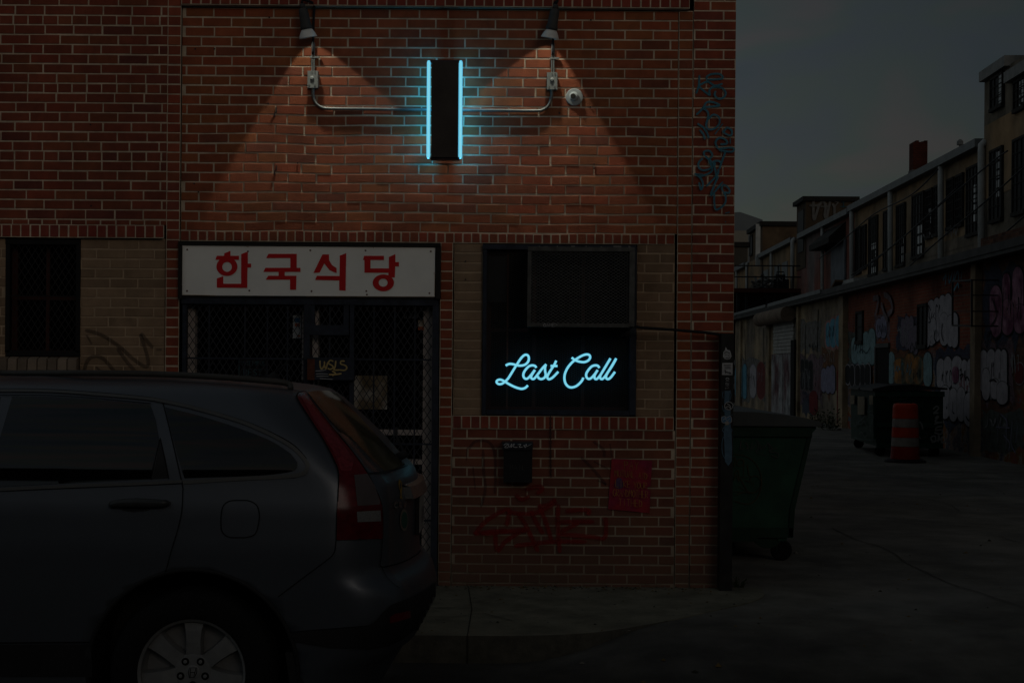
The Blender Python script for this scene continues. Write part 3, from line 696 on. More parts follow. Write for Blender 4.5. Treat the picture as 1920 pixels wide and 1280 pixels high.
# ------------------------------------------------------------------ shop sign
sg = thing('shop_sign', 'long white sign with big red letters over the gated entrance', 'sign', (W(578, 555).x, 0, pzz(578, 555)))
fr = MB(); pbox(fr, 334, 826, 454, 461, -.05, .03); pbox(fr, 334, 341, 461, 560, -.05, .03); pbox(fr, 817, 826, 461, 560, -.05, .03); pbox(fr, 341, 817, 555.5, 559, -.03, .03)
fr.build('sign_frame', mat('sign_frame_black', (0.016, 0.014, 0.012), 0.6), sg)
bd = MB(); p = [W(341.5, 459.5, -.035), W(816, 464, -.035), W(815, 556, -.035), W(341, 553.5, -.035)]
bd.prism(p, (0, 0.02, 0)); board = bd.build('sign_board', M_white, sg)
cv = zm(320, 430, 3.556)
polys = [[(357,176),(357,160),(398,143),(398,176),(455,176),(455,203),(298,203),(308,176)],
 [(308,327),(350,312),(350,362),(470,362),(470,165),(514,148),(514,228),(536,228),(536,254),(512,254),(510,390),(308,388)],
 [(652,163),(840,163),(840,256),(865,256),(865,283),(760,283),(760,309),(838,309),(836,402),(796,402),(796,335),(634,335),(650,309),(720,309),(720,283),(618,283),(632,256),(798,256),(798,191),(637,191)],
 [(1012,167),(1055,167),(1056,205),(1075,237),(1106,258),(1106,291),(1060,272),(1030,235),(1025,225),(993,288),(952,290),(985,222)],
 [(1128,176),(1170,158),(1166,408),(1124,406),(1124,340),(963,337),(975,309),(1126,311)],
 [(1290,176),(1422,176),(1422,204),(1332,204),(1332,260),(1455,260),(1455,184),(1498,165),(1498,218),(1522,218),(1522,246),(1497,246),(1494,320),(1452,320),(1452,289),(1292,288),(1292,204),(1282,204)]]
lt = MB()
for i, pl in enumerate(polys): lt.prism([W(*q, -.0385) for q in cv(pl)], (0, 0.0045, 0))
for (cx_, cy_, ro, roy, ri, riy, cx2, cy2) in ((375, 248, 70, 62, 32, 33, 376, 250), (1418, 356, 71, 56, 30, 27, 1417, 355)):
    n = 40; o_, i_ = [], []
    for k in range(n):
        a = 2*math.pi*k/n; o_.append(W(*cv([(cx_+ro*math.cos(a), cy_+roy*math.sin(a))])[0], -.0392)); i_.append(W(*cv([(cx2+ri*math.cos(a), cy2+riy*math.sin(a))])[0], -.0392))
    for k in range(n): lt.quad(o_[k], o_[(k+1) % n], i_[(k+1) % n], i_[k])
lt.build('lettering', M_red, board)
for q in cv([(110,135),(515,147),(931,140),(1299,141),(1734,147),(109,410),(524,408),(939,412),(1304,411),(1725,425),(1308,435)]):
    c = W(*q, -.036); sc = MB(); sc.lathe([(0.0065, 0), (0.005, 0.004)], (c.x, -.035, c.z), (0, -1, 0), 10); sc.build('screw', M_rust, board)
ru = MB(); M_stain = mat('rust_stain', (0.35, 0.24, 0.15), 0.8, nscale=30, namt=0.4)
spray(ru, [[(1350,118),(1352,127)],[(500,112),(520,118)],[(1762,300),(1760,440)],[(80,436),(300,441)],[(1757,285),(1757,300)],[(900,445),(1757,449)]], cv, onw(-.035), 0.005, (0, -1, 0), 0.001, sm=False)
ru.build('rust_stain', M_stain, board)

# ------------------------------------------------------------------ left window guard, right window guard with cage
wg = thing('window_guard', 'dark diamond mesh guard over the narrow window with its own sloping sill', 'window guard', (W(80, 667).x, 0.03, zL0))
fr = MB(); pbox(fr, 10, 150, 448, 458, 0.012, .05); pbox(fr, 10, 18, 458, 660, .012, .05); pbox(fr, 142, 150, 458, 660, .012, .05); pbox(fr, 10, 150, 657, 667, .012, .05); pbox(fr, 18, 142, 554, 556, .02, .03)
fr.build('frame', mat('guard_black', (0.010, 0.009, 0.009), 0.6), wg)
g2 = MB(); diamond(g2, px(18, 560), px(142, 560), pzz(80, 657), pzz(80, 458), .034, 0.0475, 0.074, 0.0035); g2.build('mesh_panel', mat('guard_wire', (0.03, 0.028, 0.026), 0.6), wg)

wg = thing('window_guard', 'black steel window guard with expanded mesh and a projecting upper cage', 'window guard', (W(1049, 778).x, 0.0, zsill))
fr = MB(); pbox(fr, 905, 1193, 459, 468, -.02, .05); pbox(fr, 905, 912, 468, 778, -.015, .05); pbox(fr, 1181, 1193, 468, 778, -.015, .05); pbox(fr, 912, 1181, 769, 778, -.015, .05)
fr.build('frame', M_navy, wg)
g2 = MB(); diamond(g2, px(912, 620), px(1181, 620), pzz(1049, 769), pzz(1049, 468), 0.03, 0.033, 0.0148, 0.0026); g2.build('mesh_panel', mat('guard_wire_dull', (0.042, 0.04, 0.038), 0.6), wg)
cg = MB(); yc = -.26
pbox(cg, 990, 1190, 463, 471, yc, yc+.03); pbox(cg, 989, 996, 471, 612, yc, yc+.03); pbox(cg, 1180, 1190, 471, 612, yc, yc+.03); pbox(cg, 996, 1180, 606, 613, yc, yc+.03)
a = W(990, 540, yc); b = W(1190, 540, yc); zt_ = W(1090, 463, yc).z; zb2 = W(1090, 613, yc).z
for x in (a.x, b.x-.025):
    for z in (zt_-.03, zb2): cg.box((x, yc+.03, z), (x+.025, -.02, z+.03))
cage = cg.build('cage_frame', M_steel, wg)
g2 = MB(); diamond(g2, a.x+.02, b.x-.03, zb2+.02, zt_-.03, yc+.012, 0.0342, 0.0212, 0.0026); g2.build('cage_mesh', M_mesh, cage)
sdm = MB()
for x in (a.x+.008, b.x-.012): sdm.box((x, yc+.03, zb2+.03), (x+.003, -.02, zt_-.03))
sdm.box((a.x+.026, yc+.03, zb2+.004), (b.x-.026, -.02, zb2+.008)); sdm.box((a.x+.026, yc+.03, zt_-.01), (b.x-.026, -.02, zt_-.005)); sdm.build('cage_side', M_black, cage)
lp = MB(); pbox(lp, 990, 1181, 613, 630, -.012, .02); lp.build('lower_band', M_black, wg)  # plain dark band across the opening below the cage
gt = MB(); spray(gt, letters('GAME', 1019, 1040, 606.5, 612.5)+[[(1040, 611), (1045, 609), (1041, 606)]], idn, onw(yc), 0.004, (0, -1, 0), 0.003, sm=False); gt.build('graffiti_tag', M_spraywhite, cage)['label'] = 'small white scribble on the lower rail of the cage'
dv = MB(); pbox(dv, 950, 953, 468, 768, .06, .075, 0); pbox(dv, 914, 950, 480, 566, .07, .08, 1)
dv.build('inner_bar', [M_rust, mat('inner_board', (0.03, 0.031, 0.034), 0.7)], wg)
pt = MB()
for u0, u1 in ((994,1002), (1010,1013), (1020,1027), (1044,1046), (1071,1078), (1098,1100), (1126,1129), (1150,1165), (1178,1182)): pbox(pt, u0, u1, 460.5+random.random()*2, 463.5, -.0215, -.019)
pt.build('chipped_paint', mat('chip', (0.16, 0.15, 0.14), 0.8), wg)

# neon script in the window
neon = thing('neon_sign', 'pale blue neon script of two words glowing in the caged window', 'neon sign', (W(1042, 730).x, -.05, pzz(1042, 732)))
cv = zm(910, 640, 7.111)
Ls = [[(272,322),(300,305),(335,298),(380,305),(440,320),(500,318),(545,298),(575,258),(580,215),(565,185),(535,177),(500,197),(460,245),(425,300),(400,338),(350,420),(305,490),(265,532),(225,560),(190,568),(162,558),(150,537),(165,515),(200,508),(235,520),(265,538),(320,570),(380,600),(440,622),(490,630),(535,615),(567,584)],
 [(680,350),(660,325),(620,318),(575,335),(530,385),(508,430),(510,470),(535,496),(570,488),(615,440),(660,378)],[(662,378),(640,412),(615,455),(612,485),(635,500),(660,486),(705,430),(760,358),(812,303)],[(808,306),(796,345),(797,395),(805,440),(790,480),(748,500),(712,488),(700,462)],[(785,482),(812,462),(835,440)],
 [(945,255),(920,310),(880,370),(840,435),(826,475),(845,502),(885,488),(930,448),(972,402)],[(870,326),(962,326)]]
Cs = [[(1152,213),(1185,242),(1225,260),(1280,273),(1330,272),(1375,250),(1397,215),(1388,183),(1352,172),(1300,185),(1240,217),(1175,262),(1110,332),(1068,410),(1054,480),(1066,550),(1102,597),(1150,612),(1210,595),(1265,550),(1298,505),(1304,480)],
 [(1520,352),(1500,324),(1460,318),(1415,335),(1370,385),(1346,430),(1348,472),(1375,498),(1412,486),(1455,440),(1498,380)],[(1498,380),(1475,415),(1456,455),(1458,490),(1480,501),(1510,478),(1545,430),(1600,340),(1668,225)],[(1660,240),(1620,305),(1560,405),(1533,455),(1533,488),(1555,501),(1585,478),(1620,430),(1680,335),(1745,225)],[(1738,240),(1690,325),(1630,418),(1610,460),(1613,490),(1637,501),(1668,482),(1702,440),(1728,404)]]
for nm, ss in (('Last', Ls), ('Call', Cs)):
    t = MB()
    for i, s_ in enumerate(ss): t.tube([W(*q, -.055-.0004*i) for q in smooth2(cv(s_), 5)], 0.0088, 10)
    t.build('neon_tube', M_neon2, neon, smooth=True)
for q in cv([(400,338),(265,532),(560,490),(880,370),(1060,480),(1330,272),(1460,470),(1600,340)]):
    c = W(*q, -.055); br = MB(); br.lathe([(0.004, 0), (0.004, .075)], (c.x, -.05, c.z), (0, 1, 0), 8); br.build('tube_support', M_black, neon)

# ------------------------------------------------------------------ blade sign with two neon tubes
bs = thing('blade_sign', 'tall narrow black sign with a blue neon tube down each side', 'sign', (W(834, 297).x, 0, pzz(834, 297)))
bx = MB(); pbox(bx, 809, 859, 117, 295, -.21, -.10); pan = bx.build('sign_panel', mat('sign_black', (0.05, 0.041, 0.036), 0.6), bs)
bx = MB(); pbox(bx, 807, 861, 113, 117, -.19, -.11); pbox(bx, 807, 861, 295, 299, -.19, -.11); bx.build('sign_rim', mat('rim_grey', (0.05, 0.04, 0.045), 0.6), bs)
bx = MB()
for v in (150, 260): pbox(bx, 826, 842, v-6, v+6, -.10, .012)
bx.build('wall_bracket', M_steel, bs)
for u in (804, 864):
    t = MB(); a = W(u, 114, -.16); b = W(u-1, 297, -.16); t.tube([a, a+(b-a)*.02, a+(b-a)*.5, a+(b-a)*.98, b], [0.009, 0.0135, 0.0135, 0.0135, 0.009], 14); t.build('neon_tube', M_neon, bs, smooth=True)

# ------------------------------------------------------------------ two lamps on bent conduit
def lamp(name, lab, uh, vh, uj, vj, side, clab, uend):
    """head at (uh,vh) mouth centre, box at (uj,vj)"""
    yl = -0.082
    base = W(uj, vj)
    t = thing(name, lab, 'wall lamp', (base.x, 0, base.z), 'wall lamps beside the blade sign')
    m = W(uh, vh, yl); tilt = R(10)*side                    # beam leans towards the sign
    axis = Vector((math.sin(tilt), 0.18, -math.cos(tilt))).normalized()
    h = MB(); h.lathe([(0.018, -.205), (0.03, -.195), (0.034, -.17), (0.036, -.10), (0.042, -.075), (0.044, -.06), (0.036, -.058), (0.03, -.05)], m, axis, 20); h.lathe([(0.012, -.235), (0.02, -.225), (0.02, -.205), (0.012, -.2)], m, axis, 12)
    h.build('lamp_holder', mat('lamp_rubber', (0.055, 0.055, 0.055), 0.6), t, smooth=True)
    s = MB(); s.lathe([(0.036, -.058), (0.044, -.045), (0.055, -.025), (0.062, -.005), (0.0635, 0.0), (0.061, 0.0), (0.059, -.004), (0.05, -.025), (0.03, -.045), (0.0, -.05)], m, axis, 28)
    s.build('lamp_shade', mat('lamp_glass', (0.75, 0.76, 0.74), 0.35), t, smooth=True)
    gn = MB(); top = m - axis*0.24; a0 = W(uj+1, vj-14)
    gn.tube(crom([top, top+Vector((.01, .03, .025)), Vector((a0.x+.005, -.035, top.z+.01)), Vector((a0.x+.004, -.022, top.z-.10)), Vector((a0.x, -.022, m.z-.1))], 6), 0.0085, 8)
    gn.build('cable', M_black, t, smooth=True)
    rd = MB(); a1 = Vector((a0.x, -.010, m.z-.02))
    rd.tube([a1+Vector((-.006, 0, 0)), Vector((a0.x-.006, -.010, a0.z))], 0.0055, 8); rd.tube([a1+Vector((.008, 0, 0)), Vector((a0.x+.008, -.010, a0.z))], 0.0055, 8)
    zc = (a1.z+a0.z)/2; rd.box((a0.x-.02, -.018, zc-.006), (a0.x+.045, .0, zc+.006)); rd.build('stem', M_conduit, t, smooth=False)
    jb = MB(); pbox(jb, uj-9.5, uj+10, vj-16, vj+16, -.026, .012); jbo = jb.build('junction_box', M_conduit, t)
    sc_ = MB(); sc_.lathe([(0.014, 0), (0.014, .004), (0.008, .006)], (base.x, -.026, base.z+.003), (0, -1, 0), 14)
    sc_.build('knockout_cap', M_conduit, jbo)
    for dx, dz in ((.0, .045), (-.02, -.045), (.02, -.045), (.02, .045)): sc_ = MB(); sc_.lathe([(0.004, 0), (0.004, .003)], (base.x+dx, -.026, base.z+dz), (0, -1, 0), 8); sc_.build('screw', M_steel, jbo)
    # the lit lamp itself
    ld = bpy.data.lights.new('lamp_beam', 'SPOT'); ld.energy = SPOT_E; ld.color = (0.96, 1.0, 0.86); ld.shadow_soft_size = 0.012
    h_ = R(46); ld.spot_size = 2*h_; ld.spot_blend = 0.12
    ld.use_nodes = True; ln = ld.node_tree; em = ln.nodes['Emission']
    # photometry of a wall-wash flood: strong along the wall, cut off away from it
    gi = ln.nodes.new('ShaderNodeNewGeometry'); sx = ln.nodes.new('ShaderNodeSeparateXYZ'); ln.links.new(gi.outputs['Incoming'], sx.inputs[0])
    cl = ln.nodes.new('ShaderNodeMath'); cl.operation = 'MAXIMUM'; cl.inputs[1].default_value = 0.048; ln.links.new(sx.outputs['Y'], cl.inputs[0])
    pw = ln.nodes.new('ShaderNodeMath'); pw.operation = 'POWER'; pw.inputs[1].default_value = -2.35; ln.links.new(cl.outputs[0], pw.inputs[0])
    ss = ln.nodes.new('ShaderNodeMapRange'); ss.interpolation_type = 'SMOOTHSTEP'; ss.inputs[1].default_value = 0.047; ss.inputs[2].default_value = 0.095; ln.links.new(sx.outputs['Y'], ss.inputs[0])
    ml = ln.nodes.new('ShaderNodeMath'); ml.operation = 'MULTIPLY'; ln.links.new(pw.outputs[0], ml.inputs[0]); ln.links.new(ss.outputs[0], ml.inputs[1])
    ln.links.new(ml.outputs[0], em.inputs['Strength'])
    lo = bpy.data.objects.new('lamp_beam', ld); COL.objects.link(lo); lo.parent = t
    lo.location = m + axis*0.004 - Vector(t['_o']); tw = R(23)
    d = Vector((math.sin(tilt)*math.cos(tw), math.sin(tw), -math.cos(tilt)*math.cos(tw)))
    lo.rotation_euler = d.to_track_quat('-Z', 'Y').to_euler()
    return t
lamp('wall_lamp', 'floodlight with white shade on a conduit stem, above the gated entrance', 578, 71, 586, 149, 1, '', 800)
lamp('wall_lamp', 'floodlight with white shade on a stem beside the round white fixture', 1031, 72, 1035, 152, -1, '', 868)
def conduit(us, lab):
    c = MB(); c.tube([W(u, v, -.004) for u, v in smooth2(us, 6)], 0.0105, 10)
    o = c.build('conduit', M_conduit, smooth=True); tag(o, lab, 'conduit pipe', 'conduit runs from the lamps'); return o
conduit([(587, 165), (587, 178), (592, 193), (604, 202), (620, 204), (680, 204.5), (800, 206), (812, 206.3)], 'grey bent conduit pipe from the lamp above the entrance to the neon blade sign')
conduit([(1035, 168), (1034, 182), (1028, 198), (1018, 206), (1004, 208), (950, 207.5), (866, 206.5), (856, 206.3)], 'grey bent conduit pipe from the lamp by the round fixture to the blade sign')
c = W(1077, 182)
al = MB(); al.lathe([(0.061, 0), (0.061, .006), (0.057, .010), (0.04, .012), (0.03, .013)], (c.x, 0.012, c.z), (0, -1, 0), 32)
al.lathe([(0.034, 0), (0.03, .008), (0.022, .012)], (c.x-.004, .001, c.z+.002), (-.12, -1, -.05), 24)
al.lathe([(0.020, 0), (0.016, .005)], (c.x-.010, -.0085, c.z+.004), (-.2, -1, -.1), 20, 1)
al = al.build('wall_fixture', [mat('fixture_white', (0.34, 0.35, 0.34), 0.45), mat('fixture_hole', (0.03, 0.025, 0.02), 0.5)], smooth='auto', loc=(c.x, 0, c.z))
tag(al, 'round white wall fixture with a dark round opening', 'wall fixture')
# loose hooks, plugs and drilled holes in the brick
for u, v in ((518, 210), (518, 318)): hk = MB(); hk.tube([W(u, v-8, .008), W(u+1, v, .004), W(u-3, v+2, .003), W(u-4, v+10, .004)], 0.0035, 6); hk.build('wall_hook', M_black, B)
for u, v in ((558, 306), (503, 194), (505, 33), (1107, 201), (1108, 38), (1114, 308), (1114, 316), (366, 92), (372, 360), (170, 234), (171, 386), (1049, 212), (873, 490), (873, 524), (364, 344), (402, 92)): hk = MB(); hk.lathe([(0.006, 0), (0.005, .004)], W(u, v, 0.008 if u > 340 else -.008), (0, -1, 0), 8); hk.build('wall_plug', M_black, B)

# ------------------------------------------------------------------ mailbox, chain, poster
c = W(970, 905)
mb_ = thing('mailbox', 'small black metal mailbox hung on the brick under the window', 'mailbox', (c.x, 0, c.z))
m = MB(); pbox(m, 944, 998, 842, 904, -.10, .006); m.build('mailbox_body', M_black, mb_)
m = MB(); x0, x1 = W(942, 830, -.11).x, W(999, 830, -.11).x; z0, z1 = W(970, 843, -.11).z, W(970, 829, -.11).z
m.prism([(x0, .006, z1+.004), (x0, -.10, z1-.004), (x0, -.118, z1-.016), (x0, -.118, z0), (x0, .006, z0)], (x1-x0, 0, 0)); lid = m.build('mailbox_lid', mat('lid_black', (0.02, 0.02, 0.024), 0.4), mb_)
cv = zm(860, 800, 4.8)
m = MB(); spray(m, [[(405,165),(430,148),(450,165),(440,185),(415,180),(455,150)],[(455,185),(480,150),(470,185),(500,150),(495,180),(530,182)],[(530,160),(560,155),(545,180),(575,180)],[(585,160),(600,185),(610,155),(585,175)],[(615,175),(655,152)]], cv, onw(-.118), 0.0035, (0, -1, 0), 0.002)
m.build('graffiti_tag', mat('paint_pen', (0.5, 0.5, 0.52), 0.6), lid)['label'] = 'white paint-pen scribble across the lid'
m = MB(); spray(m, letters('MAIL', 956, 985, 871, 880), idn, onw(-.10), 0.004, (0, -1, 0), 0.002, sm=False); m.build('embossed_lettering', M_steel, mb_)
ch = MB(); p0 = W(1032, 777, -.012); p1 = W(1033, 893, -.012); n = 26
for i in range(n):
    a = p0 + (p1-p0)*(i/n); b = p0 + (p1-p0)*((i+1.25)/n); wx = 0.006 if i % 2 else 0.0; wy = 0.0 if i % 2 else 0.006
    s_ = Vector((wx, wy, 0)); mid = (a+b)/2
    ch.tube([a, a*.8+b*.2+s_, a*.2+b*.8+s_, b, a*.2+b*.8-s_, a*.8+b*.2-s_, a], 0.0021, 5)
ch = ch.build('chain', mat('chain_iron', (0.035, 0.03, 0.028), 0.6), smooth=True, loc=(p0.x, 0, p1.z))
tag(ch, 'thin dark chain dangling down the brick below the window', 'chain')
pc = zm(1130, 840, 9.145)
def poster_pt(u, v): return W(u, v, -0.008)
po = thing('poster', 'hand-lettered red poster pasted on the brick below the caged window', 'poster', (W(1183, 955).x, 0, pzz(1183, 955)))
M_pst = mat('poster_red', (0.27, 0.02, 0.028), 0.75, nscale=16, namt=0.3, col2=(0.23, 0.018, 0.05))
m = MB(); out = pc([(155,178),(400,186),(850,218),(835,450),(825,640),(770,665),(770,700),(822,730),(805,1112),(500,1080),(92,1045),(120,640)])
m.prism([poster_pt(*q) for q in out], (0, .003, 0)); sheet = m.build('poster_sheet', M_pst, po)
m = MB(); el = [(280+70*math.cos(a)*(1+.2*math.sin(3*a)), 600+110*math.sin(a)*(1+.15*math.cos(2*a))) for a in [2*math.pi*i/18 for i in range(18)]]
m.flat([poster_pt(*q)+Vector((0, -.002, 0)) for q in pc(el)]); m.build('paint_smear', mat('smear_blue', (0.09, 0.05, 0.10), 0.8, nscale=40, namt=0.4), sheet)
m = MB(); tilt = lambda ls, k=0.055: [[(x, y+(x-470)*k) for x, y in s_] for s_ in ls]
al_ = tilt(letters('PAY', 375, 610, 225, 360, .5)) + tilt(letters('MUTUAL', 205, 545, 385, 500, .25)) + tilt(letters('AID', 615, 760, 400, 510, .3)) + tilt(letters('LIKE', 220, 470, 555, 670, .3)) + tilt(letters('YOUR', 530, 755, 565, 680, .25)) + tilt(letters('GRANDMOTHER', 175, 770, 705, 830, .25)) + tilt(letters('TITHED', 270, 670, 865, 985, .35))
spray(m, al_, pc, poster_pt, 0.0052, (0, -1, 0), 0.003, sm=False); m.build('lettering', mat('poster_ink', (0.30, 0.13, 0.03), 0.7), sheet)

# ------------------------------------------------------------------ corner post with stickers, and the cable
ps = thing('corner_post', 'black steel guard post covered in stickers at the corner', 'post', (W(1363, 1112).x, -.08, 0.006))
yp = -.14
m = MB(); a0 = W(1353, 625, yp); a1 = W(1376, 625, yp); b0 = W(1352, 1113, yp)
m.box((a0.x, yp, 0.0), (a1.x, yp+.125, a0.z)); post = m.build('post_body', mat('post_black', (0.014, 0.013, 0.013), 0.5, nscale=8, namt=0.6), ps)
cv = zm(1330, 600, 4.267); onp = onw(yp)
M_stw = mat('sticker_paper', (0.34, 0.34, 0.35), 0.6, nscale=60, namt=0.3)
def stick(poly, mt, marks=(), mk=None, w=0.004, lab=None, lift=.0):
    m = MB(); m.prism([onp(*q)+Vector((0, -.0012-lift, 0)) for q in cv(poly)], (0, .001, 0), 0)
    if marks: spray(m, marks, cv, onp, w, (0, -1, 0), 0.003+lift, 1)
    o = m.build('sticker', [mt, mk or M_black], ps)
    if lab: o['label'] = lab
def ell(cx, cy, rx, ry, n=18): return [(cx+rx*math.cos(2*math.pi*i/n), cy+ry*math.sin(2*math.pi*i/n)) for i in range(n)]
stick([(108,290),(112,255),(125,240),(130,213),(145,238),(165,242),(172,262),(178,290),(165,310),(140,316),(120,308)], M_stw, [[(118,265),(140,255),(165,268)],[(125,280),(140,275)],[(150,290),(160,275)],[(130,300),(150,305),(165,295)]], lab='white die-cut sticker at the top of the post')
stick([(103,342),(187,342),(185,440),(101,438)], M_stw, [[(125,395),(130,415),(165,420),(172,432)],[(130,415),(125,432)],[(160,420),(158,435)],[(115,360),(175,358)],[(120,372),(170,372)],[(120,384),(175,386)]], w=0.006, lab='square white sticker with a dark running animal')
stick([(120,452),(166,452),(164,562),(118,562)], M_black, [[(128+a*30, 552-b*90) for a, b in s_] for s_ in []])
m = MB(); vert = []
for i, chh in enumerate('TARIO'):
    for s_ in STROKES[chh]: vert.append([(128+ (1-y)*30, 552-(i+x*.75)*19) for x, y in s_])
spray(m, vert, cv, onp, 0.004, (0, -1, 0), 0.004, sm=False); m.build('sticker_lettering', M_spraywhite, ps)
M_drip = mat('paint_paleblue', (0.07, 0.12, 0.17), 0.7, nscale=30, namt=0.25)
m = MB(); m.flat([onp(*q)+Vector((0, -.003, 0)) for q in cv([(122,565),(165,565),(160,650),(172,700),(165,800),(178,900),(182,1040),(178,1130),(150,1165),(125,1130),(120,1000),(115,900),(125,800),(118,700)])])
m.build('paint_drip', M_drip, ps)
m = MB(); spray(m, [[(110,570),(104,600),(112,625)],[(165,560),(172,600),(165,640)],[(105,680),(110,720),(135,740)],[(150,770),(185,755)],[(120,850),(104,880),(120,900)],[(112,930),(100,980),(103,1060),(125,1110)],[(160,850),(180,880),(165,900)]], cv, onp, 0.005, (0, -1, 0), 0.004); m.build('paint_drip', M_drip, ps)
stick(ell(153, 685, 35, 33), M_black, [ell(153, 685, 33, 31)+[(186, 685)], [(125,700),(150,690),(175,712)], [(140,670),(160,678),(170,700)], [(130,690),(150,715)]], M_spraywhite, 0.0045, 'round black and white sticker', .004)
stick([(96,775),(120,768),(135,780),(165,766),(176,790),(172,815),(135,820),(100,815)], mat('sticker_lightblue', (0.07, 0.16, 0.27), 0.6), [[(96,775),(120,768),(135,780),(165,766),(176,790),(172,815),(135,820),(100,815),(96,775)],[(110,800),(125,785),(140,805),(160,785)]], M_spraywhite, 0.004, 'pale blue sticker with white outline', .004)
stick([(125,812),(152,808),(154,835),(128,840)], mat('sticker_beige', (0.28, 0.24, 0.2), 0.6), lab='small beige sticker', lift=.006)
cb = MB(); cb.tube([W(u, v, y) for u, v, y in ((1186, 611, -.22), (1200, 614, -.2), (1260, 618, -.13), (1320, 623, -.1), (1350, 627, -.09), (1366, 628, -.085))], 0.010, 8)
cb = cb.build('cable', M_black, smooth=True); tag(cb, 'thick black cable sagging from window cage to the corner post', 'cable')
# ------------------------------------------------------------------ the parked car
M_paint = mat('car_paint', (0.085, 0.094, 0.110), 0.40, metal=0.55, nscale=3, namt=0.05, coat=0.12)
M_clad = mat('black_plastic', (0.016, 0.016, 0.017), 0.65)
M_seam = mat('panel_gap', (0.003, 0.003, 0.003), 0.9)
M_cglass = mat('car_glass', (0.002, 0.002, 0.0025), 0.03, spec=0.55, namt=0.05)
M_rglass = mat('rear_glass', (0.040, 0.036, 0.020), 0.1, spec=0.35, nscale=3, namt=0.5)  # olive reflection put into the base colour
M_trim = mat('grey_trim', (0.09, 0.09, 0.088), 0.4, metal=0.3, namt=0.1)
M_tail = mat('tail_red', (0.11, 0.006, 0.010), 0.25, nscale=26, namt=0.35, coat=0.1)
M_tail2 = mat('tail_dark', (0.075, 0.002, 0.004), 0.25, nscale=26, namt=0.35, coat=0.05)
M_lens = mat('clear_lens', (0.15, 0.11, 0.11), 0.3, nscale=70, namt=0.3, coat=0.1)
M_chrome = mat('chrome', (0.45, 0.45, 0.45), 0.25, metal=0.9, namt=0.05)
M_tyre = mat('tyre', (0.007, 0.007, 0.007), 0.85, nscale=30)
M_alloy = mat('alloy', (0.21, 0.212, 0.212), 0.5, metal=0.4, nscale=14, namt=0.15)
YC = 7.38 - DW                                                # car centre line
car = thing('parked_car', 'dark grey sport utility car parked at the kerb, seen from its rear quarter', 'car', (-2.6, YC, -0.15))
def lerp_tab(tab, z):
    if z <= tab[0][0]: return tab[0][1]
    for (a, b), (c, d) in zip(tab, tab[1:]):
        if z <= c: return b + (d-b)*(z-a)/(c-a)
    return tab[-1][1]
TW = [(0.02, .84), (.12, .875), (.30, .895), (.55, .915), (.75, .925), (.92, .915), (1.0, .899), (1.05, .890), (1.10, .883), (1.14, .875), (1.17, .868), (1.2, .859), (1.25, .840), (1.3, .815), (1.37, .772), (1.42, .725), (1.45, .67), (1.47, .60), (1.483, .50), (1.492, .36), (1.497, .2)]
TR = [(0.02, -.62), (.12, -.56), (.22, -.50), (.25, -.455), (.33, -.41), (.41, -.37), (.49, -.365), (.565, -.385), (.61, -.43), (.64, -.452), (.75, -.455), (.93, -.452), (1.02, -.468), (1.07, -.505), (1.11, -.555), (1.2, -.635), (1.3, -.74), (1.395, -.845), (1.43, -.90), (1.452, -1.0), (1.47, -1.22), (1.483, -1.55), (1.492, -1.9), (1.497, -2.2)]
TF = [(0.02, -4.75), (.2, -4.88), (.5, -4.9), (.68, -4.8), (.8, -4.5), (.88, -4.1), (.94, -3.75), (1.1, -3.5), (1.3, -3.15), (1.42, -2.9), (1.46, -2.7), (1.483, -2.5), (1.497, -2.35)]
def outline(z, ins=0.0):
    w = lerp_tab(TW, z)-ins; xr = lerp_tab(TR, z)-ins; xf = lerp_tab(TF, z)+ins
    rr = min(.26, w*.8, (xr-xf)*.3); bulge = .085*min(1, w/.9)
    pts = []
    def seg(x0, x1, n, yy): 
        for i in range(n): pts.append((x0+(x1-x0)*i/n, yy))
    xs_r = xr-bulge-rr; xs_f = xf+.12+.25
    seg(xs_f, xs_r, 44, -w)
    for i in range(12): a = math.pi/2*i/12; pts.append((xs_r+rr*math.sin(a), -w+rr*(1-math.cos(a))))
    for i in range(17):
        y = (-w+rr) + 2*(w-rr)*i/16; pts.append((xr-bulge*(y/(w-rr))**2, y))
    for i in range(1, 13): a = math.pi/2*(1-i/12); pts.append((xs_r+rr*math.sin(a), w-rr*(1-math.cos(a))))
    seg(xs_r, xs_f, 44, w)
    for i in range(12): a = math.pi/2*i/12; pts.append((xs_f-.25*math.sin(a), w-min(.4, w*.8)*(1-math.cos(a))))
    q = min(.4, w*.8)
    for i in range(9): y = (w-q)*(1-2*i/8); pts.append((xf+.12*(y/(w-q+1e-6))**2, y))
    for i in range(1, 12): a = math.pi/2*(1-i/12); pts.append((xs_f-.25*math.sin(a), -w+q*(1-math.cos(a))))
    out = []
    for x, y in pts:
        k = 1 - .035*sstep((x+1.6)/1.1) - .05*sstep((-3.6-x)/1.2)
        out.append((x, y*k))
    return out
zs_ = [0.02, .06, .12, .17, .22, .25, .29, .33, .37, .41, .45, .49, .53, .565, .59, .61, .64, .68, .72, .76, .8, .84, .88, .92, .96, 1.0, 1.03, 1.06, 1.09, 1.12, 1.16, 1.2, 1.24, 1.28, 1.32, 1.355, 1.385, 1.41, 1.43, 1.445, 1.458, 1.468, 1.476, 1.483, 1.488, 1.492, 1.495, 1.497]
bd = MB()
for z in zs_:
    for x, y in outline(z): bd.v.append(Vector((x, YC+y, z)))
m_ = len(outline(.5))
for j in range(len(zs_)-1):
    for i in range(m_):
        i2 = (i+1) % m_; bd.f.append((j*m_+i, j*m_+i2, (j+1)*m_+i2, (j+1)*m_+i)); bd.mi.append(0); bd.c.append(None)
bd.f.append(tuple(range(m_))[::-1]); bd.mi.append(0); bd.c.append(None)
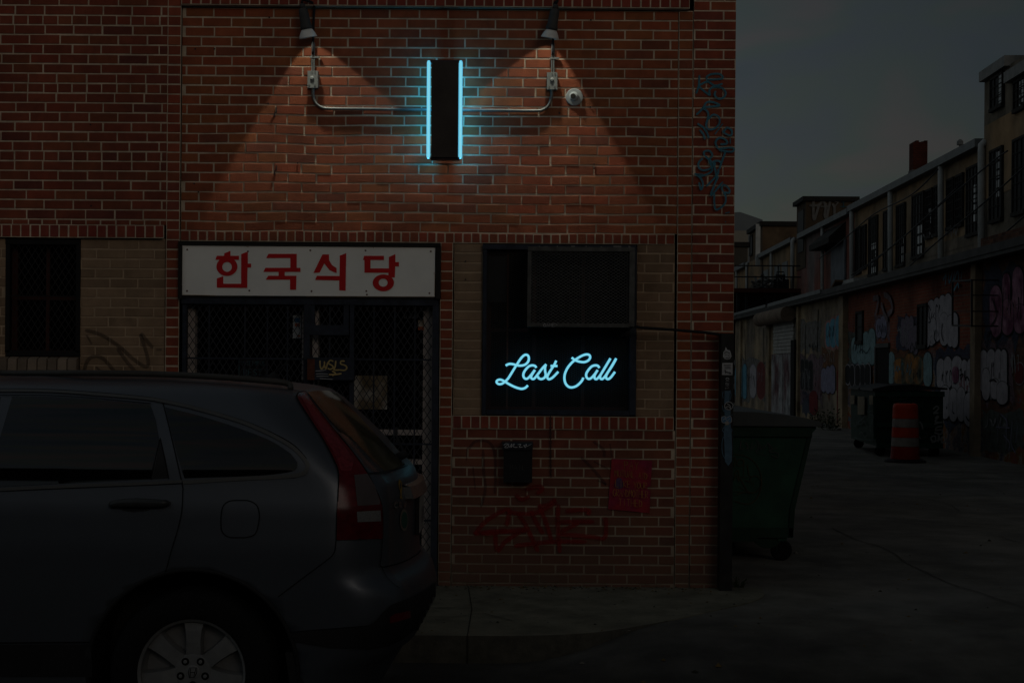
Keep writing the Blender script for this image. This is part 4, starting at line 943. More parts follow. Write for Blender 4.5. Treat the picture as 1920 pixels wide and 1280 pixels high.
k = (len(zs_)-1)*m_; bd.f.append(tuple(k+i for i in range(m_))); bd.mi.append(0); bd.c.append(None)
bvh = BVHTree.FromPolygons(bd.v, bd.f, all_triangles=False)
WC = W(361, 1254, 6.50-DW); WC = Vector((WC.x, YC-.80, 0.212)); WX2 = WC.x - 2.62
body = bd.build('body', M_paint, car, smooth=True)
# cut the wheel arches
cut = MB()
for x in (WC.x, WX2):
    for s in (-1, 1):
        y0 = YC + s*1.1; cut.lathe([(0.452, 0), (0.452, .56)], (x, y0, WC.z-.005), (0, -s, 0), 48)
co = cut.build('arch_cutter', M_clad, None)
md = body.modifiers.new('b', 'BOOLEAN'); md.object = co; md.operation = 'DIFFERENCE'; md.solver = 'EXACT'
dg = bpy.context.evaluated_depsgraph_get(); me2 = bpy.data.meshes.new_from_object(body.evaluated_get(dg))
body.modifiers.clear(); body.data = me2; body.data.name = 'body'
co_me = co.data; bpy.data.objects.remove(co)
bm = bmesh.new(); bm.from_mesh(me2)
org = Vector(car['_o'])
me2.materials.clear(); me2.materials.append(M_paint); me2.materials.append(M_clad)
for f in bm.faces:
    f.material_index = 0
    c = f.calc_center_median() + org
    r = min(math.hypot(c.x-WC.x, c.z-WC.z+.005), math.hypot(c.x-WX2, c.z-WC.z+.005))
    if r < .4515 or abs(c.y-YC) < .57 and c.z < .5 and r < .46: f.material_index = 1; f.smooth = False
bm.to_mesh(me2); bm.free()

def proj(u, v, lift=0.003):
    d = ray(u, v); h, n, i, t = bvh.ray_cast(CAM, d)
    if h is None: return None
    if n.dot(d) > 0: n = -n
    return h + n*lift
def patch(name, poly, mt, parent, lift=0.003, cell=9.0, lab=None, smooth=True):
    """a panel lying on the body: its outline is cut fine and laid on the surface"""
    bm = bmesh.new(); vs = [bm.verts.new((x, y, 0)) for x, y in poly]; bm.faces.new(vs)
    x0, x1 = min(p[0] for p in poly), max(p[0] for p in poly); y0, y1 = min(p[1] for p in poly), max(p[1] for p in poly)
    x = x0+cell
    while x < x1: bmesh.ops.bisect_plane(bm, geom=bm.verts[:]+bm.edges[:]+bm.faces[:], plane_co=(x, 0, 0), plane_no=(1, 0, 0)); x += cell
    y = y0+cell
    while y < y1: bmesh.ops.bisect_plane(bm, geom=bm.verts[:]+bm.edges[:]+bm.faces[:], plane_co=(0, y, 0), plane_no=(0, 1, 0)); y += cell
    bmesh.ops.triangulate(bm, faces=[f for f in bm.faces if len(f.verts) > 4])
    mb = MB(); bm.verts.index_update(); ok = {}
    for vtx in bm.verts:
        p = proj(vtx.co.x, vtx.co.y, lift); ok[vtx.index] = p is not None; mb.v.append(p or Vector((0, 0, 0)))
    for f in bm.faces:
        if all(ok[q.index] for q in f.verts): mb.f.append(tuple(q.index for q in f.verts)); mb.mi.append(0); mb.c.append(None)
    bm.free()
    used = sorted({i for f in mb.f for i in f}); re_ = {o: n for n, o in enumerate(used)}
    mb.v = [mb.v[i] for i in used]; mb.f = [tuple(re_[i] for i in f) for f in mb.f]
    o = mb.build(name, mt, parent, smooth=smooth, recalc=False)
    # normals towards the camera
    me = o.data; 
    flip = sum(1 for p in me.polygons if p.normal.dot(CAM-(p.center+Vector(o_root(o)))) < 0)
    if flip > len(me.polygons)/2: me.flip_normals()
    if lab: o['label'] = lab
    return o
def o_root(o):
    while o.parent is not None: o = o.parent
    return o['_o']
def seam(mb, pts, w, lift=0.0035, sm=True, n=6):
    px_ = smooth2(pts, n) if sm and len(pts) > 2 else [(pts[0][0]+(pts[-1][0]-pts[0][0])*i/8, pts[0][1]+(pts[-1][1]-pts[0][1])*i/8) for i in range(9)] if len(pts) == 2 else pts
    ps = [(proj(*q, lift), q) for q in px_]; ps = [p for p, q in ps if p is not None]
    if len(ps) < 2: return
    k = len(mb.v)
    for i, p in enumerate(ps):
        t = (ps[min(i+1, len(ps)-1)]-ps[max(i-1, 0)]).normalized()
        h, nn, ii, dd = bvh.find_nearest(p)
        if nn.dot(CAM-p) < 0: nn = -nn
        s_ = nn.cross(t)*w/2; mb.v += [p-s_, p+s_]
    for i in range(len(ps)-1): mb.f.append((k+2*i, k+2*i+1, k+2*i+3, k+2*i+2)); mb.mi.append(0); mb.c.append(None)

cA = zm(0, 690, 3.4286); cT = zm(480, 690, 2.169); cL = zm(0, 1000, 3)
# glass
rd = cA([(80,186),(300,186),(600,205),(968,238),(1000,330),(1022,450),(985,600),(972,712),(500,735),(0,762),(-90,768),(0,450)])
patch('side_window', rd, M_cglass, car, 0.0035, lab='rear door window, tinted')
fd_ = cA([(-900,230),(-400,193),(5,186),(-40,320),(-120,560),(-165,770),(-1000,812),(-1100,700)])
patch('side_window', fd_, M_cglass, car, 0.0035, lab='front door window')
qt = smooth2(cA([(1062,252),(1300,312),(1550,392),(1750,472),(1870,550)]), 4) + smooth2(cA([(1912,605),(1905,645),(1850,668),(1700,686),(1500,696)]), 4) + cA([(1187,706),(1140,560)])
patch('side_window', qt, M_cglass, car, 0.0035, lab='rear quarter window tapering to a point')
tri = cA([(1029,475),(1083,706),(980,712)]); patch('side_window', tri, mat('quarter_light', (0.02, 0.02, 0.021), 0.3), car, 0.004, lab='small triangular pane')
sm_ = MB()
seam(sm_, cA([(-900,200),(-300,160),(0,150),(300,152),(600,170),(900,195),(1050,216),(1300,272),(1600,365),(1850,488),(1960,590),(1972,645),(1900,690),(1500,712),(1176,734)]), .0165, .006); seam(sm_, cA([(-1000,842),(-300,806),(0,780),(500,757),(900,742),(1170,728)]), .013, .006)
sm_.build('window_trim', M_trim, car, smooth=True, recalc=False)
sm_ = MB()
for pts in ([(-900,186),(-300,146),(0,137),(300,140),(600,158),(900,184),(1050,206),(1300,262),(1600,352),(1860,475),(1970,580)], [(0,176),(300,178),(600,196),(970,230)], [(0,790),(500,768),(900,752),(1170,740),(1500,722),(1900,702)],
            [(1045,212),(1100,430),(1170,735),(1176,800),(1168,930),(1140,1050),(1100,1180),(1078,1265),(1060,1325)], [(-20,186),(-70,400),(-150,760),(-160,1000),(-160,1300),(-140,1700)], [(1030,450),(1062,590),(1086,712)], [(1028,460),(1000,580),(972,716)]):
    seam(sm_, cA(pts), .0042, .0046)
seam(sm_, [(0,711.5),(150,712),(300,715.5),(420,722),(530,731),(560,734)], .006, .0046)
fdp = cA([(1545,849),(1600,852),(1650,880),(1668,940),(1660,1010),(1640,1065),(1590,1085),(1540,1087),(1470,1083),(1430,1050),(1422,1000),(1424,930),(1440,880),(1480,853),(1545,849)])
seam(sm_, fdp, .0042, .0046)
seam(sm_, cT([(325,700),(322,730),(314,755),(290,778),(200,845),(90,928)]), .004, .0046); seam(sm_, cT([(511,692),(507,760),(505,805),(560,797),(610,780),(650,760),(668,742)]), .005, .0046)
seam(sm_, cT([(509,810),(530,850),(560,880),(580,893)]), .003, .0046)
seam(sm_, cT([(135,1072),(250,1062),(400,1050),(475,1043)]), .004, .0046); seam(sm_, cL([(-200,612),(0,612),(250,610),(505,608)]), .006, .0046)
seam(sm_, cT([(452,430),(520,428),(575,410),(615,398)]), .004, .0046)
sm_.build('panel_gaps', M_seam, car, smooth=True, recalc=False)
patch('fuel_door', fdp[:-1], M_paint, car, 0.002, 12)
# rear light, rear glass, bumper plastics
tl = smooth2(cT([(163,118),(170,104),(197,97)]), 3) + smooth2(cT([(212,120),(250,172),(300,235),(345,290),(395,350),(440,415),(465,455),(495,520),(508,560),(512,620),(511,692)]), 3) + cT([(420,695),(325,698),(328,600)]) + smooth2(cT([(333,520),(334,430),(315,375),(270,290),(215,205),(172,138),(163,118)]), 3)[:-1]
tail = patch('tail_light', tl, M_tail, car, 0.006, 6)
patch('lower_lens', cT([(330,566),(508,556),(511,620),(510,688),(420,692),(328,695),(329,600)]), M_tail2, tail, 0.0075, 6)
patch('reversing_lens', cT([(407,582),(500,577),(503,621),(410,625)]), mat('white_lens', (0.15, 0.15, 0.15), 0.35, nscale=160, namt=0.4), tail, 0.0095, 5)
patch('indicator_lens', cT([(396,437),(450,433),(478,480),(500,545),(496,555),(410,560)]), mat('pale_lens', (0.085, 0.068, 0.068), 0.3, coat=0.1), tail, 0.0085, 6)
patch('upper_lens', cT([(178,118),(196,112),(240,175),(300,250),(350,315),(395,375),(385,420),(345,420),(320,360),(275,280),(225,200)]), mat('pinkish_lens', (0.17, 0.022, 0.03), 0.25, nscale=50, namt=0.4, coat=0.1), tail, 0.0075, 6)
sm_ = MB(); seam(sm_, tl+[tl[0]], .0045, .0072, sm=False); sm_.build('light_surround', M_seam, tail, smooth=True, recalc=False)
rg = cT([(208,99),(250,94),(292,93),(330,108),(345,124),(400,180),(470,255),(535,325),(590,381),(606,394),(560,412),(522,420),(470,372),(400,300),(345,262),(300,215),(250,155)])
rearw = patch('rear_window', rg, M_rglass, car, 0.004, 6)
bp_ = patch('corner_pillar_glass', cT([(330,262),(345,264),(400,302),(470,374),(520,421),(455,428),(420,378),(370,312)]), mat('pillar_blue', (0.035, 0.045, 0.055), 0.15, coat=.5), car, 0.0045, 6)
blk = cT([(140,1076),(300,1060),(440,1050),(480,1030),(510,995),(545,962),(590,945),(640,925),(690,898),(722,872),(738,850),(746,900),(742,960),(715,1010),(690,1035),(640,1062),(600,1095),(540,1125),(470,1140),(300,1135),(160,1110)])
bmp = patch('bumper_cladding', blk, M_clad, car, 0.006, 6)
patch('rear_reflector', cT([(540,1008),(560,995),(620,983),(622,1012),(560,1030),(540,1034)]), mat('reflector_red', (0.10, 0.008, 0.01), 0.3), car, 0.009, 5)
patch('exhaust_flap', cT([(640,1048),(668,1046),(669,1074),(640,1076)]), M_clad, car, 0.012, 6)
# sill cladding below the doors, wheel-arch lip and mud flap
patch('sill_cladding', cL([(-700,640),(0,622),(500,618),(512,660),(520,720),(520,800),(0,800),(-700,810)]), M_clad, car, 0.006, 14)
for x in (WC.x, WX2):
    al_ = MB()
    for s in (-1,):
        pts = []
        for i in range(41):
            a = R(-14) + R(208)*i/40; pts.append(Vector((x+.455*math.cos(a), 0, WC.z-.005+.455*math.sin(a))))
        for p in pts:
            w_ = lerp_tab(TW, p.z); kk = 1 - .035*sstep((p.x+1.6)/1.1) - .05*sstep((-3.6-p.x)/1.2); p.y = YC - w_*kk + .004
        al_.tube(pts, .011, 6)
    al_.build('arch_lip', M_clad, car, smooth=True)
mf = MB(); mf.prism([(WC.x+.40, YC-.875, .30), (WC.x+.47, YC-.86, .30), (WC.x+.53, YC-.85, .02), (WC.x+.50, YC-.85, -.05), (WC.x+.44, YC-.86, .02)], (0, .22, 0)); mf.build('mud_flap', M_clad, car)
# handle
hd = MB(); sc_ = zm(0, 690, 3.4286)
hpts = [(u, v) for u, v in sc_([(716,882),(780,872),(860,868),(950,870),(1040,872),(1084,868)])]
ps = [proj(u, v, .028) for u, v in smooth2(hpts, 4)]; ps[0] = proj(*hpts[0], .002); ps[-1] = proj(*hpts[-1], .002)
n_ = len(ps); hd.tube(ps, [0.006+0.014*math.sin(math.pi*(i+.6)/(n_+.2))**.5 for i in range(n_)], 10); hd.build('door_handle', mat('handle_grey', (0.035, 0.037, 0.038), 0.3, coat=.1), car, smooth=True)
patch('handle_recess', sc_([(760,890),(800,860),(880,845),(950,860),(990,890),(950,915),(860,925),(790,915)]), mat('recess', (0.022, 0.024, 0.026), 0.4), car, .0025, 8)
# roof rail, aerial, wiper, spoiler nub
rl = MB(); pr = [proj(u, v, .022) for u, v in ((-500, 722), (-200, 712.5), (0, 707.5), (150, 708), (293, 710), (400, 715), (480, 721), (536, 727))]
pr = [p for p in pr if p is not None]
p_end = proj(545, 730, .0); rl.tube(crom(pr + ([p_end] if p_end else []), 5), 0.014, 8); rl.build('roof_rail', mat('rail_grey', (0.05, 0.048, 0.044), 0.5), car, smooth=True)
an = MB(); a0 = W(513, 713, YC); a0 = Vector((a0.x, YC, 1.478)); an.lathe([(0.035, 0), (0.03, .012), (0.014, .03), (0.0, .034)], a0, (.2, 0, 1), 16); tip = W(558, 659, YC)
an.tube([a0+Vector((0, 0, .02)), tip], [.005, .0028], 8); an.build('aerial', M_clad, car, smooth=True)
wp = MB(); h = W(752, 851, YC-.1); q = bvh.find_nearest(h)[0]; wp.lathe([(0.02, -.02), (0.02, .03), (.014, .045), (0, .05)], q, (1, -.1, .5), 16); wp.tube([q+Vector((.03, 0, .015)), q+Vector((-.03, .25, .09)), q+Vector((-.05, .5, .12))], .007, 6); wp.build('rear_wiper', M_clad, car, smooth=True)
# plate housing, plate, badge and stickers on the tailgate
tg = MB(); cc = lambda u, v, y: Vector((lerp_tab(TR, W(u, v, y).z) , y, W(u, v, y).z))
z0 = W(755, 905, YC).z; 
gx_ = lambda z, y: lerp_tab(TR, z) - .085*(abs(y-YC)/.66)**2
tb = MB()
for (ya, yb, za, zb_, dp) in ((-.42, .42, .93, .985, .035),):
    for i in range(8):
        y0 = YC+ya+(yb-ya)*i/8; y1 = YC+ya+(yb-ya)*(i+1)/8
        tb.quad((gx_(za, y0)+dp, y0, za), (gx_(za, y1)+dp, y1, za), (gx_(zb_, y1)+dp*.8, y1, zb_), (gx_(zb_, y0)+dp*.8, y0, zb_)); tb.quad((gx_(zb_, y0)+dp*.8, y0, zb_), (gx_(zb_, y1)+dp*.8, y1, zb_), (gx_(zb_, y1)-.01, y1, zb_+.012), (gx_(zb_, y0)-.01, y0, zb_+.012)); tb.quad((gx_(za, y0)+dp, y0, za), (gx_(za, y1)+dp, y1, za), (gx_(za, y1)-.01, y1, za-.006), (gx_(za, y0)-.01, y0, za-.006))
y0 = YC+ya; tb.quad((gx_(za, y0)+dp, y0, za), (gx_(zb_, y0)+dp*.8, y0, zb_), (gx_(zb_, y0)-.02, y0, zb_), (gx_(za, y0)-.02, y0, za))
tb.build('plate_garnish', M_chrome, car)
pl = MB(); a = gx_(.8, YC)+.016; pl.box((a-.012, YC-.17, .745), (a, YC+.17, .915)); pl.box((a-.02, YC-.18, .735), (a-.002, YC+.18, .925), 1); plate = pl.build('licence_plate', [mat('plate_white', (0.3, 0.29, 0.27), 0.5), M_clad], car)
pm = MB(); 
def rearmark(y, z, strokes, w, h, t, x=None, mb=None):       # y runs away from the camera on the tailgate
    for i, s_ in enumerate(strokes): 
        pts = [Vector(((gx_(z+b*h, y+a_*w) if x is None else x)+.004, y+a_*w, z+b*h)) for a_, b in s_]
        mb.ribbon(pts, t, (1, 0, 0), .002+i*.0005)
for i, chh in enumerate('2C0847'): rearmark(YC-.12+i*.042, .79, STROKES.get(chh, STROKES['O']), .028, .07, .008, a, pm)
pm.build('plate_lettering', mat('plate_ink', (0.02, 0.02, 0.05), 0.6), plate)
bdg = MB()
cb_ = zm(600, 820, 5.333)
for st in ([(765,650),(740,655),(732,680),(750,700),(770,690)],[(780,700),(785,655),(800,660),(798,678),(785,680),(805,695)],[(825,650),(835,690),(850,645)]): seam(bdg, cb_(st), .010, .006)
bdg.build('model_badge', M_chrome, car, smooth=True, recalc=False)
patch('round_sticker', cb_(ell(833, 822, 42, 112, 24)), mat('sticker_rim', (0.16, 0.13, 0.11), .6), car, .004, 4, lab='oval beige sticker with a green centre')
patch('round_sticker', cb_(ell(834, 822, 31, 82, 24)), mat('sticker_green', (0.03, 0.085, 0.06), .6), car, .0055, 4, lab='green centre of the oval sticker')
rb = MB(); seam(rb, cb_([(812,620),(800,560),(806,500),(800,445),(785,440),(782,480),(795,540),(800,590),(790,600)]), .012, .005); rb.build('ribbon_sticker', mat('sticker_yellow', (0.28, 0.17, 0.015), .6), car, smooth=True, recalc=False)
# wheels
def wheel(x, y, s, detail):
    w = MB(); o = Vector((x, y, WC.z)); ax_ = (0, s, 0)
    w.lathe([(.232, -.10), (.25, -.105), (.31, -.11), (.345, -.095), (.36, -.07), (.362, 0), (.36, .07), (.345, .095), (.31, .11), (.25, .105), (.232, .10), (.22, .07), (.22, -.07), (.232, -.10)], o, ax_, 56)
    t = w.build('wheel', M_tyre, car, smooth=True)
    r = MB(); r.lathe([(.215, .02), (.222, .095), (.234, .104), (.234, .10), (.226, .085), (.205, .0), (.19, -.05)], o, ax_, 56)
    if detail:
        yo = lambda q: y + s*q
        for k in range(7):
            a = R(90) + k*2*math.pi/7 + R(-1)
            er = Vector((math.cos(a), 0, math.sin(a))); et = Vector((-math.sin(a), 0, math.cos(a)))
            def P(rad, tt, q): return Vector((x, yo(q), WC.z)) + er*rad + et*tt
            st = [(.045, .034, .066), (.085, .031, .072), (.13, .030, .078), (.18, .034, .080), (.226, .044, .078)]
            for (r0, h0, q0), (r1, h1, q1) in zip(st, st[1:]):
                r.quad(P(r0, -h0, q0), P(r1, -h1, q1), P(r1, h1, q1), P(r0, h0, q0)); r.quad(P(r0, -h0, q0), P(r1, -h1, q1), P(r1, -h1-.006, q1-.05), P(r0, -h0-.006, q0-.05)); r.quad(P(r0, h0, q0), P(r1, h1, q1), P(r1, h1+.006, q1-.05), P(r0, h0+.006, q0-.05))
        r.lathe([(.082, .03), (.082, .066), (.075, .072), (0.0, .072)], o, ax_, 36)
    rim = r.build('rim', M_alloy, t, smooth='auto')
    b = MB(); b.lathe([(.20, .0), (0.0, .0)], o, ax_, 40); b.build('brake_disc', mat('brake_dark', (0.006, .006, .006), .8), t)
    if detail:
        for k in range(5):
            n = MB()
            a = R(-90)+k*2*math.pi/5; c = o+Vector((math.cos(a)*.056, s*.0725, math.sin(a)*.056)); n.lathe([(.017, 0), (.017, .001)], c, ax_, 18, 0); n.lathe([(.008, .001), (.008, .006), (.004, .007)], c, ax_, 10, 1); n.build('wheel_nut', [M_void, M_alloy], t)
        e = MB(); c = o+Vector((0, s*.073, 0)); e.lathe([(.030, 0), (.030, .003), (.027, .004), (.0, .004)], c, ax_, 28); e.build('centre_cap', M_alloy, t, smooth='auto')
        e = MB(); tl_ = .28
        def Q(a_, b_): return c + Vector((a_*math.cos(tl_)+b_*math.sin(tl_)*.0+b_*.12, s*.005, b_))
        for st in ([(-.013, .018), (-.008, -.018)], [(.013, .018), (.008, -.018)], [(-.010, 0), (.010, 0)], [(-.017, .020), (-.019, 0), (-.012, -.021), (.012, -.021), (.019, 0), (.017, .020), (-.017, .020)]): e.ribbon([Q(*q) for q in st], .005 if len(st) < 4 else .003, (0, s, 0), .001)
        e.build('emblem', M_seam, t)
wheel(WC.x, YC-.80, -1, True); wheel(WX2, YC-.80, -1, False); wheel(WC.x, YC+.80, 1, False); wheel(WX2, YC+.80, 1, False)
# ------------------------------------------------------------------ the alley
XA0 = 7.74                                                   # low graffiti wall
XF0 = 10.5                                                   # long upper facade set back behind it
def wallbox(mb, x0, u0, u1, z0, z1, out, back, mi=0, col=None):   # block lying along an alley wall, between two picture columns
    a = AZ(x0, u0, z0); b = AZ(x0, u1, z0); mb_wall(mb, a, b, z0, z1, out, back, mi, col)
def mb_wall(mb, a, b, z0, z1, out, back, mi=0, col=None):
    n = Vector((-1, SK, 0)).normalized()
    p = [a+n*out, b+n*out, b-n*back, a-n*back]
    vs = [Vector((q.x, q.y, z0)) for q in p]+[Vector((q.x, q.y, z1)) for q in p]
    mb.add(vs, [(0,3,2,1),(4,5,6,7),(0,1,5,4),(1,2,6,5),(2,3,7,6),(3,0,4,7)], mi, col)
def atY(x0, d): return Vector((x0+SK*d, d-DW, 0))
ND = Vector((-1, SK, 0)).normalized()
M_lowbrick = mat_brick('low_wall_brick', (0.235, 0.066, 0.038), (0.18, 0.054, 0.034), (0.17, 0.12, 0.085), paint=1.0)
M_lowbrick2 = mat_brick('low_wall_brown', (0.1900, 0.0912, 0.0608), (0.085, 0.042, 0.028), (0.10, 0.08, 0.062), paint=0.6)
M_lowconc = mat('stained_concrete', (0.2470, 0.1862, 0.1178), 0.95, nscale=1.2, namt=0.7, bump=0.3, bscale=30, col2=(0.16, 0.13, 0.10))
M_stucco = mat('tan_stucco', (0.2760, 0.1788, 0.0970), 0.95, nscale=1.1, namt=0.4, col2=(0.19, 0.14, 0.09))
M_stuccogrey = mat('grey_stucco', (0.1320, 0.1104, 0.0847), 0.95, nscale=1.6, namt=0.6)
M_redpaint = mat('red_painted_brick', (0.1785, 0.0672, 0.0504), 0.95, nscale=0.9, namt=0.5, col2=(0.14, 0.115, 0.11))
M_gutter = mat('gutter_grey', (0.1402, 0.1485, 0.1485), 0.6, nscale=3, namt=0.2)
M_pipe = mat('downpipe_pale', (0.3696, 0.3784, 0.3696), 0.6, nscale=3, namt=0.2)
M_eave = mat('eave_dark', (0.0525, 0.0510, 0.0495), 0.7, nscale=2, namt=0.4)
M_wpane = mat('warehouse_pane', (0.008, 0.008, 0.009), 0.5, spec=0.06, nscale=1.5, namt=0.6)
M_wlit = mat('pale_pane', (0.3520, 0.3630, 0.3630), 0.4, nscale=4, namt=0.4)
M_wframe = mat('warehouse_frame', (0.018, 0.016, 0.014), 0.8)
M_dkred = mat('platform_red', (0.0525, 0.0150, 0.0105), 0.8, nscale=3)
def alpha_wall(n): return None

low = thing('low_brick_building', 'single storey graffiti covered brick building lining the alley', 'building', AZ(XA0, 1700, 0))
EAVE = 3.46
m = MB(); mb_wall(m, AZ(XA0, 1587, 0), AZ(XA0, 1840, 0), -.02, EAVE, 0, 2.6); m.build('brick_wall', M_lowbrick, low)
m = MB(); mb_wall(m, AZ(XA0, 1840, 0), atY(XA0, 12), -.02, EAVE+.4, .04, 2.6); m.build('brick_wall', M_lowbrick2, low)
m = MB(); mb_wall(m, AZ(XA0, 1378.5, 0), AZ(XA0, 1587, 0), -.02, EAVE, .02, 2.6); m.build('concrete_wall', M_lowconc, low)
for u0, u1, o_ in ((1581, 1589, .14), (1834, 1843, .16), (1384, 1392, .1), (1440, 1446, .1), (1497, 1501, .1)): m = MB(); wallbox(m, XA0, u0, u1, -.02, EAVE-.05, o_, .0); m.build('pilaster', M_lowconc, low)
m = MB(); mb_wall(m, AZ(XA0, 1376.5, 0), atY(XA0, 12), EAVE-.04, EAVE+.03, .34, 2.76); mb_wall(m, AZ(XA0, 1376.5, 0), atY(XA0, 12), EAVE+.03, EAVE+.17, .36, .2); m.build('roof', M_eave, low)
m = MB(); mb_wall(m, AZ(XA0, 1378, 0), AZ(XA0, 1455, 0), EAVE+.10, EAVE+.2, .40, -.36); mb_wall(m, AZ(XA0, 1460, 0), AZ(XA0, 1563, 0), EAVE+.09, EAVE+.2, .40, -.36); m.build('gutter', M_gutter, low)
def hole(root, x0, u0, u1, z0, z1, mats, name='window', out=.02, nv=2, nh=3, lit=None, frame=None):
    f = MB(); a, b = AZ(x0, u0, 1), AZ(x0, u1, 1); t = .06
    L_ = (b-a); 
    mb_wall(f, a, b, z1-t, z1, out+.03, .02); mb_wall(f, a, b, z0-.05, z0+t*.6, out+.05, .02); mb_wall(f, a, a+L_*.06, z0, z1, out+.03, .02); mb_wall(f, b-L_*.06, b, z0, z1, out+.03, .02)
    for i in range(1, nv): c = a+L_*(i/nv); mb_wall(f, c-L_*.014, c+L_*.014, z0, z1, out+.022, .02)
    for i in range(1, nh): zz = z0+(z1-z0)*i/nh; mb_wall(f, a, b, zz-.014, zz+.014, out+.02, .02)
    w = f.build(name, frame or M_wframe, root)
    p = MB(); mb_wall(p, a+L_*.02, b-L_*.02, z0+.01, z1-.01, out, .02); p.build('pane', mats, w)
    if lit:
        for (fa, fb, za, zb_) in lit:
            q = MB(); rnd = random.Random(int(u0)); nn = max(1, round((fb-fa)*4)); mm_ = max(1, round((zb_-za)*7))
            for i in range(nn):
                for j in range(mm_):
                    if rnd.random() < .2: continue
                    x_0 = a+L_*(fa+(fb-fa)*(i+.12)/nn); x_1 = a+L_*(fa+(fb-fa)*(i+.88)/nn); zz0 = z0+(z1-z0)*(za+(zb_-za)*(j+.12)/mm_); zz1 = z0+(z1-z0)*(za+(zb_-za)*(j+.88)/mm_)
                    mb_wall(q, x_0, x_1, zz0, zz1, out+.012, -.006)
            q.build('pale_pane', M_wlit, w)
    return w
hole(low, XA0, 1606, 1619, 2.18, 2.95, M_wpane, nv=1, nh=2); hole(low, XA0, 1722, 1740, 2.0, 2.88, M_wpane, nv=2, nh=1)
dr = MB(); mb_wall(dr, AZ(XA0, 1643, 0), AZ(XA0, 1667, 0), 0.0, 2.02, .015, .02); d_ = dr.build('door', M_void, low)
dr = MB(); mb_wall(dr, AZ(XA0, 1642, 0), AZ(XA0, 1644, 0), 0.0, 2.06, .05, -.015); mb_wall(dr, AZ(XA0, 1644, 0), AZ(XA0, 1668, 0), 2.02, 2.12, .05, .0); dr.build('door_frame', M_eave, d_)
# roller shutter with its housing, boarded door panels under it
sh = MB(); a, b = AZ(XA0, 1455, 0), AZ(XA0, 1493, 0)
for i in range(9): z = 2.0+i*.115; mb_wall(sh, a, b, z, z+.1, .12-.015*(i % 2), 0)
sho = sh.build('roller_shutter', mat('shutter_grey', (0.2800, 0.2700, 0.2500), 0.6, nscale=3, namt=0.3), low)
a2, b2 = AZ(XA0, 1440, 0), AZ(XA0, 1496, 0); ax2 = (b2-a2)
hs = MB(); hs.tube([a2+ND*.32+Vector((0, 0, 3.2)), b2+ND*.32+Vector((0, 0, 3.2))], .24, 16); hs.build('shutter_housing', mat('housing_brown', (0.1530, 0.1116, 0.0810), 0.8, nscale=2, namt=.4), sho, smooth='auto')
dp = MB(); mb_wall(dp, AZ(XA0, 1453, 0), AZ(XA0, 1474, 0), 0.02, 1.98, .13, 0); mb_wall(dp, AZ(XA0, 1475, 0), AZ(XA0, 1490, 0), 0.02, 1.98, .13, 0); dp.build('door_panel', mat('board_paint', (0.2700, 0.2700, 0.2700), 0.9, nscale=2.2, namt=0.7, col2=(0.10, 0.045, 0.05)), sho)
jb = MB(); mb_wall(jb, AZ(XA0, 1491, 0), AZ(XA0, 1498, 0), 0, 2.4, .16, 0); jb.build('door_jamb', M_void, sho)
# square pipe frame bracket fixed to the wall
fb = MB(); ru_ = [(1786, 527), (1822, 525), (1822, 611), (1786, 610)]
off = ND*.5
pz_ = [AP(XA0-.5, u, v) for u, v in ru_]
for i in range(4): fb.bar(pz_[i], pz_[(i+1) % 4], .03, .03)
for i in (0, 1, 2, 3): fb.bar(pz_[i], pz_[i]-ND*.52, .025, .025)
for f_ in (.33, .68): fb.bar(pz_[1].lerp(pz_[2], f_), pz_[1].lerp(pz_[2], f_)-ND*.5, .02, .02); fb.bar(pz_[0].lerp(pz_[3], f_), pz_[1].lerp(pz_[2], f_), .012, .012)
fb.build('wall_cage', M_black, low)
wpz = MB(); wpz.tube([AZ(XA0-.1, 1826, 3.3)]+[AZ(XA0-.1, 1826, z) for z in (2, 1, .05)], .035, 8); wpz.build('downpipe', M_eave, low, smooth=True)

# graffiti painted on the low building (parts of it)
M_gw = mat('throwup_white', (0.3182, 0.2975, 0.3182), 0.85, nscale=5, namt=0.25); M_gk = mat('throwup_black', (0.010, 0.010, 0.011), 0.85)
M_gp = mat('throwup_pink', (0.2890, 0.1445, 0.2040), 0.85, nscale=7, namt=0.5, col2=(0.12, 0.03, 0.07)); M_gt = mat('throwup_teal', (0.1600, 0.2480, 0.2640), 0.85, nscale=6, namt=0.4); M_gl = mat('throwup_lilac', (0.1760, 0.1680, 0.2400), 0.85, nscale=6, namt=0.4)
M_gs = mat('throwup_salmon', (0.3040, 0.1520, 0.1360), 0.85, nscale=5, namt=0.5); M_go = mat('throwup_orange', (0.2700, 0.1116, 0.0252), 0.85, nscale=5, namt=0.6, col2=(0.06, 0.07, 0.05)); M_gb = mat('throwup_cyan', (0.0800, 0.2240, 0.3040), 0.85, nscale=6, namt=0.4)
def lobe(u0, u1, v0, v1, n=14, pinch=0.0):
    cx, rx = (u0+u1)/2, (u1-u0)/2; h = v1-v0; ry = min(h*.28, rx*2.2); out = []
    for i in range(n+1): a = math.pi*i/n; out.append((cx+rx*math.cos(a), v0+ry-ry*math.sin(a)))
    for i in range(n+1): a = math.pi*i/n; out.append((cx-rx*(1-pinch)*math.cos(a), v1-ry+ry*math.sin(a)))
    return out
